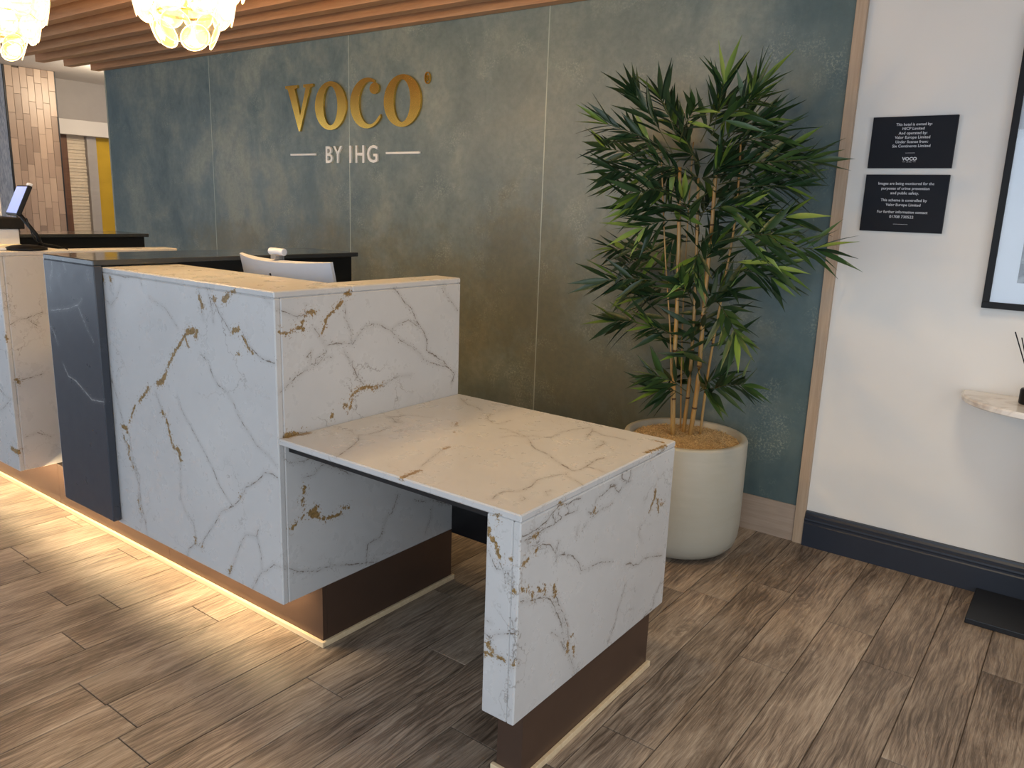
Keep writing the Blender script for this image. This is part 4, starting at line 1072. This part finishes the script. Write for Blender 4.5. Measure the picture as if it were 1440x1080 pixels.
def leaf_at(p, d, light=False, sc=1.0):
    d = d.normalized()
    up = (VIEW*rl.uniform(.1, 1)+Vector((0, 0, 1))*rl.uniform(.2, 1)+Vector((rl.uniform(-1, 1), rl.uniform(-1, 1), rl.uniform(-.3, 1)))*.7)
    s = d.cross(up)
    if s.length < 1e-3: return
    s.normalize(); u = s.cross(d).normalized()
    me = rl.choice(LL if light else LM); sc = sc*rl.uniform(.82, 1.15)
    tip = p+d*.20*sc
    if tip.y > -.03: 
        d = Vector((d.x, min(d.y, (-.055-p.y)/.23), d.z)).normalized(); s = d.cross(u).normalized(); u = s.cross(d).normalized()
    mt = Matrix(((s.x*sc, d.x*sc, u.x*sc, p.x), (s.y*sc, d.y*sc, u.y*sc, p.y), (s.z*sc, d.z*sc, u.z*sc, p.z), (0, 0, 0, 1)))
    leaves.append((me, mt, p))
for A, B in TWIGS:
    A, B = Vector(A), Vector(B); B.y = min(B.y, -.10)
    mid = (A+B)/2+Vector((0, 0, .012)); pts = spline([A, mid, B], 4)
    mesh_obj('twig', *tube_geo(pts, [.0026-.0013*i/(len(pts)-1) for i in range(len(pts))], 5), M['twig'], plant)
    d = (B-mid).normalized(); L = (B-A).length
    side = d.cross(VIEW).normalized()
    nl = 9+int(L*20)
    for i in range(nl):
        t = .32+.66*i/(nl-1)
        p = pts[min(int(t*(len(pts)-1)), len(pts)-2)]; q = pts[min(int(t*(len(pts)-1))+1, len(pts)-1)]
        fr = t*(len(pts)-1)-int(t*(len(pts)-1)); P = p.lerp(q, fr)
        sg = 1 if i % 2 else -1
        ang = math.radians(rl.uniform(14, 46))
        out = side*sg*math.cos(rl.uniform(-.9, .9))+VIEW*rl.uniform(-.8, .8)
        dd = d*math.cos(ang)+out.normalized()*math.sin(ang)+Vector((0, 0, rl.uniform(-.16, .10)))
        leaf_at(P, dd, rl.random() < .10)
    for k in (-1, 0, 1):
        ang = math.radians(20*k+rl.uniform(-8, 8)); dd = d*math.cos(ang)+side*math.sin(ang)+VIEW*rl.uniform(-.2, .2)
        leaf_at(B, dd, rl.random() < .38, 1.05)
# inner leaves along the canes
for i in range(170):
    r, P = CANES[rl.randrange(4)]
    z = rl.uniform(.85, 1.78); pts = spline(P, 8)
    k = min(range(len(pts)), key=lambda j: abs(pts[j].z-z)); a = rl.uniform(0, 2*PI)
    dd = Vector((math.cos(a), math.sin(a)*.8-.2, rl.uniform(-.2, .8)))
    p = pts[k]+Vector((dd.x, dd.y, 0))*.05
    p.y = min(p.y, -.2)
    leaf_at(p, dd, rl.random() < .08)
leaves.sort(key=lambda q: -(q[2].dot(VIEW)))
inv = Matrix.Translation(-wloc(plant))
for me, mt, p in leaves[:300]:
    o = bpy.data.objects.new('leaf', me); put(o, plant); o.matrix_local = inv@mt
V, F, mi = [], [], []
for me, mt, p in leaves[300:]:
    n0 = len(V); V += [tuple(mt@v.co) for v in me.vertices]; F += [tuple(n0+i for i in q.vertices) for q in me.polygons]
    mi += [1 if me in LL else 0]*len(me.polygons)
if V:
    o = mesh_obj('foliage', V, F, M['leaf'], plant, True); o.data.materials.append(M['leaf_light']); o.data.polygons.foreach_set('material_index', mi); tag(o, kind='stuff')

# ------------------------------------------------------------ monitor on the front desk
MX, MY, WT = -1.60, -1.61, .74
mr = empty('monitor', (MX, MY, WT), 'white curved monitor seen from behind inside the front desk', 'monitor')
mr.rotation_euler = (0, 0, math.radians(-2))
def local_mesh(name, verts, faces, mat, parent, smooth=False):
    me = bpy.data.meshes.new(name); me.from_pydata([tuple(v) for v in verts], [], faces); me.materials.append(mat)
    if smooth: me.polygons.foreach_set('use_smooth', [True]*len(me.polygons))
    o = bpy.data.objects.new(name, me); put(o, parent); fix_normals(o); return o
W, Hh, ztop = .575, .34, .504
n = 20; V, F = [], []; tl = math.radians(12)
def mp(x, y, z):   # tilted panel coordinates, z measured down from the top edge
    return (x, y*math.cos(tl)+(-z)*math.sin(tl), ztop+z*math.cos(tl)+y*math.sin(tl))
for i in range(n+1):
    t = -1+2*i/n; x = W/2*t; bow = .040*(1-t*t); th = .012+.022*(1-abs(t)**2)
    for y, z in ((-bow-th, -Hh), (-bow-th, 0), (-bow, 0), (-bow, -Hh)): V.append(mp(x, y, z))
for i in range(n):
    a, b = 4*i, 4*i+4
    F += [(a, b, b+1, a+1), (a+1, b+1, b+2, a+2), (a+2, b+2, b+3, a+3), (a+3, b+3, b, a)]
F += [(3, 2, 1, 0), (4*n, 4*n+1, 4*n+2, 4*n+3)]
local_mesh('shell', V, F, M['white_plastic'], mr)
V2, F2 = [], []
for i in range(n+1):
    t = -1+2*i/n; x = (W/2-.006)*t; bow = .040*(1-t*t)
    for z in (-Hh+.012, -.006): V2.append(mp(x, -bow+.0012, z))
F2 = [(2*i, 2*i+2, 2*i+3, 2*i+1) for i in range(n)]
V2 += [(x, y+.0008, z) for x, y, z in V2]; k = len(V2)//2; F2 += [tuple(k+i for i in q[::-1]) for q in F2]
local_mesh('screen', V2, F2, M['screen_glass'], mr)
v, f = box_geo(-.0035, .0035, -.004, .004, -.075, -.045); v = [mp(x-.005, y-.073, z) for x, y, z in v]
local_mesh('badge', v, f, M['black_plastic'], mr)
v, f = join_geo(box_geo(-.035, .035, .03, .06, .012, .30, .004)); local_mesh('neck', v, f, M['white_plastic'], mr)
v, f = box_geo(-.12, .12, -.08, .12, 0, .012, .004); local_mesh('foot', v, f, M['white_plastic'], mr)
# webcam: barrel plus clip, resting on the monitor's top edge
wl = mr.matrix_basis@Vector(mp(.012, -.040, 0))
wc = empty('webcam', tuple(wl), 'small white barrel webcam clipped on top of the monitor', 'webcam'); wc.rotation_euler = (0, 0, math.radians(-2))
tv, tf = tube_geo([(-.046, 0, .030), (-.044, 0, .030), (.040, 0, .030), (.042, 0, .030)], [.011, .0135, .0135, .011], 20)
local_mesh('barrel', tv, tf, M['white_plastic'], wc, False)
v, f = box_geo(-.016, .016, -.022, .012, .002, .020, .003); local_mesh('clip', v, f, M['grey_plastic'], wc)
v, f = box_geo(-.016, .016, .012, .018, -.010, .020, .002); local_mesh('clip_foot', v, f, M['grey_plastic'], wc)

# ------------------------------------------------------------ things on the far desk
tx, ty = -2.95, -1.975
ts = empty('tablet_stand', (tx, ty, HD), 'black tablet on an angled stand with a lit screen on the far desk', 'tablet')
v, f = lathe_geo([(.080, 0), (.083, .004), (.080, .012), (.055, .020), (.02, .024)], 0, 0, 40); local_mesh('base', v, f, M['black_plastic'], ts, True)
v, f = tube_geo([(0, .062, .016), (0, .05, .06), (0, -.02, .165)], [.010, .009, .008], 10); local_mesh('arm', v, f, M['black_plastic'], ts, True)
tb = Matrix.Translation((0, -.012, .215))@Euler((math.radians(-24), 0, math.radians(-9))).to_matrix().to_4x4()
def tloc(g): return [tuple(tb@Vector(p)) for p in g[0]], g[1]
local_mesh('case', *tloc(box_geo(-.095, .095, -.009, .009, -.070, .070, .004)), M['black_plastic'], ts)
local_mesh('screen', *tloc(box_geo(-.086, .086, -.0098, -.0088, -.062, .062)), M['screen'], ts)
local_mesh('camera_lug', *tloc(box_geo(.05, .085, -.008, .008, .0695, .082, .002)), M['white_plastic'], ts)
cb = spline([(.03, .0, .14), (.05, .015, .05), (.04, .05, .03), (.05, .10, .022), (.06, .15, .003)], 6)
mesh_c = tube_geo(cb, .0025, 6); local_mesh('cable', *mesh_c, M['black_plastic'], ts, True)
nt = mesh_obj('note_pad', *join_geo(box_geo(-3.15, -3.03, -2.10, -1.93, HD+.0005, HD+.016, .002)), M['paper'], None, origin=(-3.09, -2.0, HD))
tag(nt, 'pale paper pad lying behind the tablet stand', 'note pad')
pt = empty('card_reader', (-2.955, -2.085, HD), 'small card reader with glowing blue light at the left frame edge', 'card reader')
box('body', (-2.985, -2.925, -2.108, -2.065, HD+.0005, HD+.012), M['white_plastic'], pt, c=.003)
box('light', (-2.972, -2.938, -2.1095, -2.1075, HD+.002, HD+.010), M['blue_led'], pt)
bs = empty('boxed_screen', (-3.34, -1.93, HD), 'white backed desk screen on a black tray behind the tablet', 'monitor')
box('back', (-3.60, -3.30, -1.955, -1.925, HD+.135, HD+.42), M['white_plastic'], bs, c=.005)
box('tray', (-3.60, -3.28, -2.00, -1.84, HD+.078, HD+.130), M['black_plastic'], bs, c=.004)
box('foot', (-3.58, -3.30, -1.98, -1.86, HD+.0005, HD+.0775), M['white_plastic'], bs, c=.004)

# ------------------------------------------------------------ chandeliers
def disc_geo(c, R, nrm, th=.006, n=22):
    nrm = Vector(nrm).normalized(); a = nrm.cross(Vector((0, 0, 1)))
    if a.length < .1: a = Vector((1, 0, 0))
    a.normalize(); b = nrm.cross(a); V, F = [], []
    prof = [(.0, -th*.9), (.75, -th*.7), (1, 0), (.75, th*.1), (0, -th*.1)]
    V.append(tuple(Vector(c)+nrm*(-th*.5)))
    for r, h in prof[1:4]:
        for i in range(n):
            t = 2*PI*i/n; V.append(tuple(Vector(c)+(a*math.cos(t)+b*math.sin(t))*R*r+nrm*h))
    V.append(tuple(Vector(c)+nrm*(th*.3)))
    e = len(V)-1
    for i in range(n):
        j = (i+1) % n
        F += [(0, 1+j, 1+i), (1+i, 1+j, 1+n+j, 1+n+i), (1+n+i, 1+n+j, 1+2*n+j, 1+2*n+i), (1+2*n+i, 1+2*n+j, e)]
    return V, F
def rim_geo(c, R, nrm, r=.0016, n=24):
    nrm = Vector(nrm).normalized(); a = nrm.cross(Vector((0, 0, 1))); a.normalize(); b = nrm.cross(a)
    V, F = [], []
    for i in range(n):
        t = 2*PI*i/n; d = a*math.cos(t)+b*math.sin(t)
        for k in range(4):
            q = PI/2*k; V.append(tuple(Vector(c)+d*(R+r*math.cos(q))+nrm*r*math.sin(q)))
    for i in range(n):
        j = (i+1) % n
        for k in range(4): F.append((4*i+k, 4*j+k, 4*j+(k+1) % 4, 4*i+(k+1) % 4))
    return V, F
def chandelier(x, y, zb, label):
    r = empty('chandelier', (x, y, ZC), label, 'chandelier', 'glass disc chandeliers over the desks')
    tiers = [(.092, zb+.048, 6, .047), (.150, zb+.125, 10, .048), (.190, zb+.205, 12, .050), (.200, zb+.285, 13, .050)]
    for ti, (R, z, n, dr) in enumerate(tiers):
        o = mesh_obj('ring', *rim_geo((x, y, z+dr+.006), R-.012, (0, .001, 1), .004, 40), M['brass'], r)
        for i in range(n):
            a = 2*PI*(i+.5*(ti % 2)+.18)/n; d = Vector((math.cos(a), math.sin(a), 0))
            nrm = d*.93+Vector((0, 0, -.32 if ti == 0 else -.18)); c = (x+d.x*R, y+d.y*R, z)
            g = mesh_obj('glass_disc', *disc_geo(c, dr, nrm), M['disc' if ti == 0 else 'disc_top'], r, True)
            mesh_obj('disc_rim', *rim_geo(c, dr, nrm), M['rim'], g)
    mesh_obj('stem', *tube_geo([(x, y, zb+.10), (x, y, ZC)], .010, 12), M['brass'], r)
    mesh_obj('canopy', *lathe_geo([(.06, ZC-.03), (.065, ZC-.02), (.065, ZC)], x, y, 32), M['brass'], r)
    for k in range(4):
        a = PI/4+PI/2*k; bx, by = x+.045*math.cos(a), y+.045*math.sin(a)
        mesh_obj('bulb', *lathe_geo([(.004, zb+.16), (.016, zb+.17), (.022, zb+.19), (.018, zb+.215), (.008, zb+.235)], bx, by, 14), M['bulb'], r, True)
    point('chandelier_light', (x, y, zb+.13), 42, WARM, .09)
    return r
chandelier(-1.56, -2.0, 1.925, 'lit glass disc chandelier hanging above the front desk')
chandelier(-3.0, -1.98, 2.005, 'lit glass disc chandelier at the top left corner of the view')
for k in ('disc', 'disc_top', 'rim', 'bulb', 'led', 'blue_led', 'screen'): M[k].cycles.emission_sampling = 'NONE'   # the lamps' own lights carry their glow
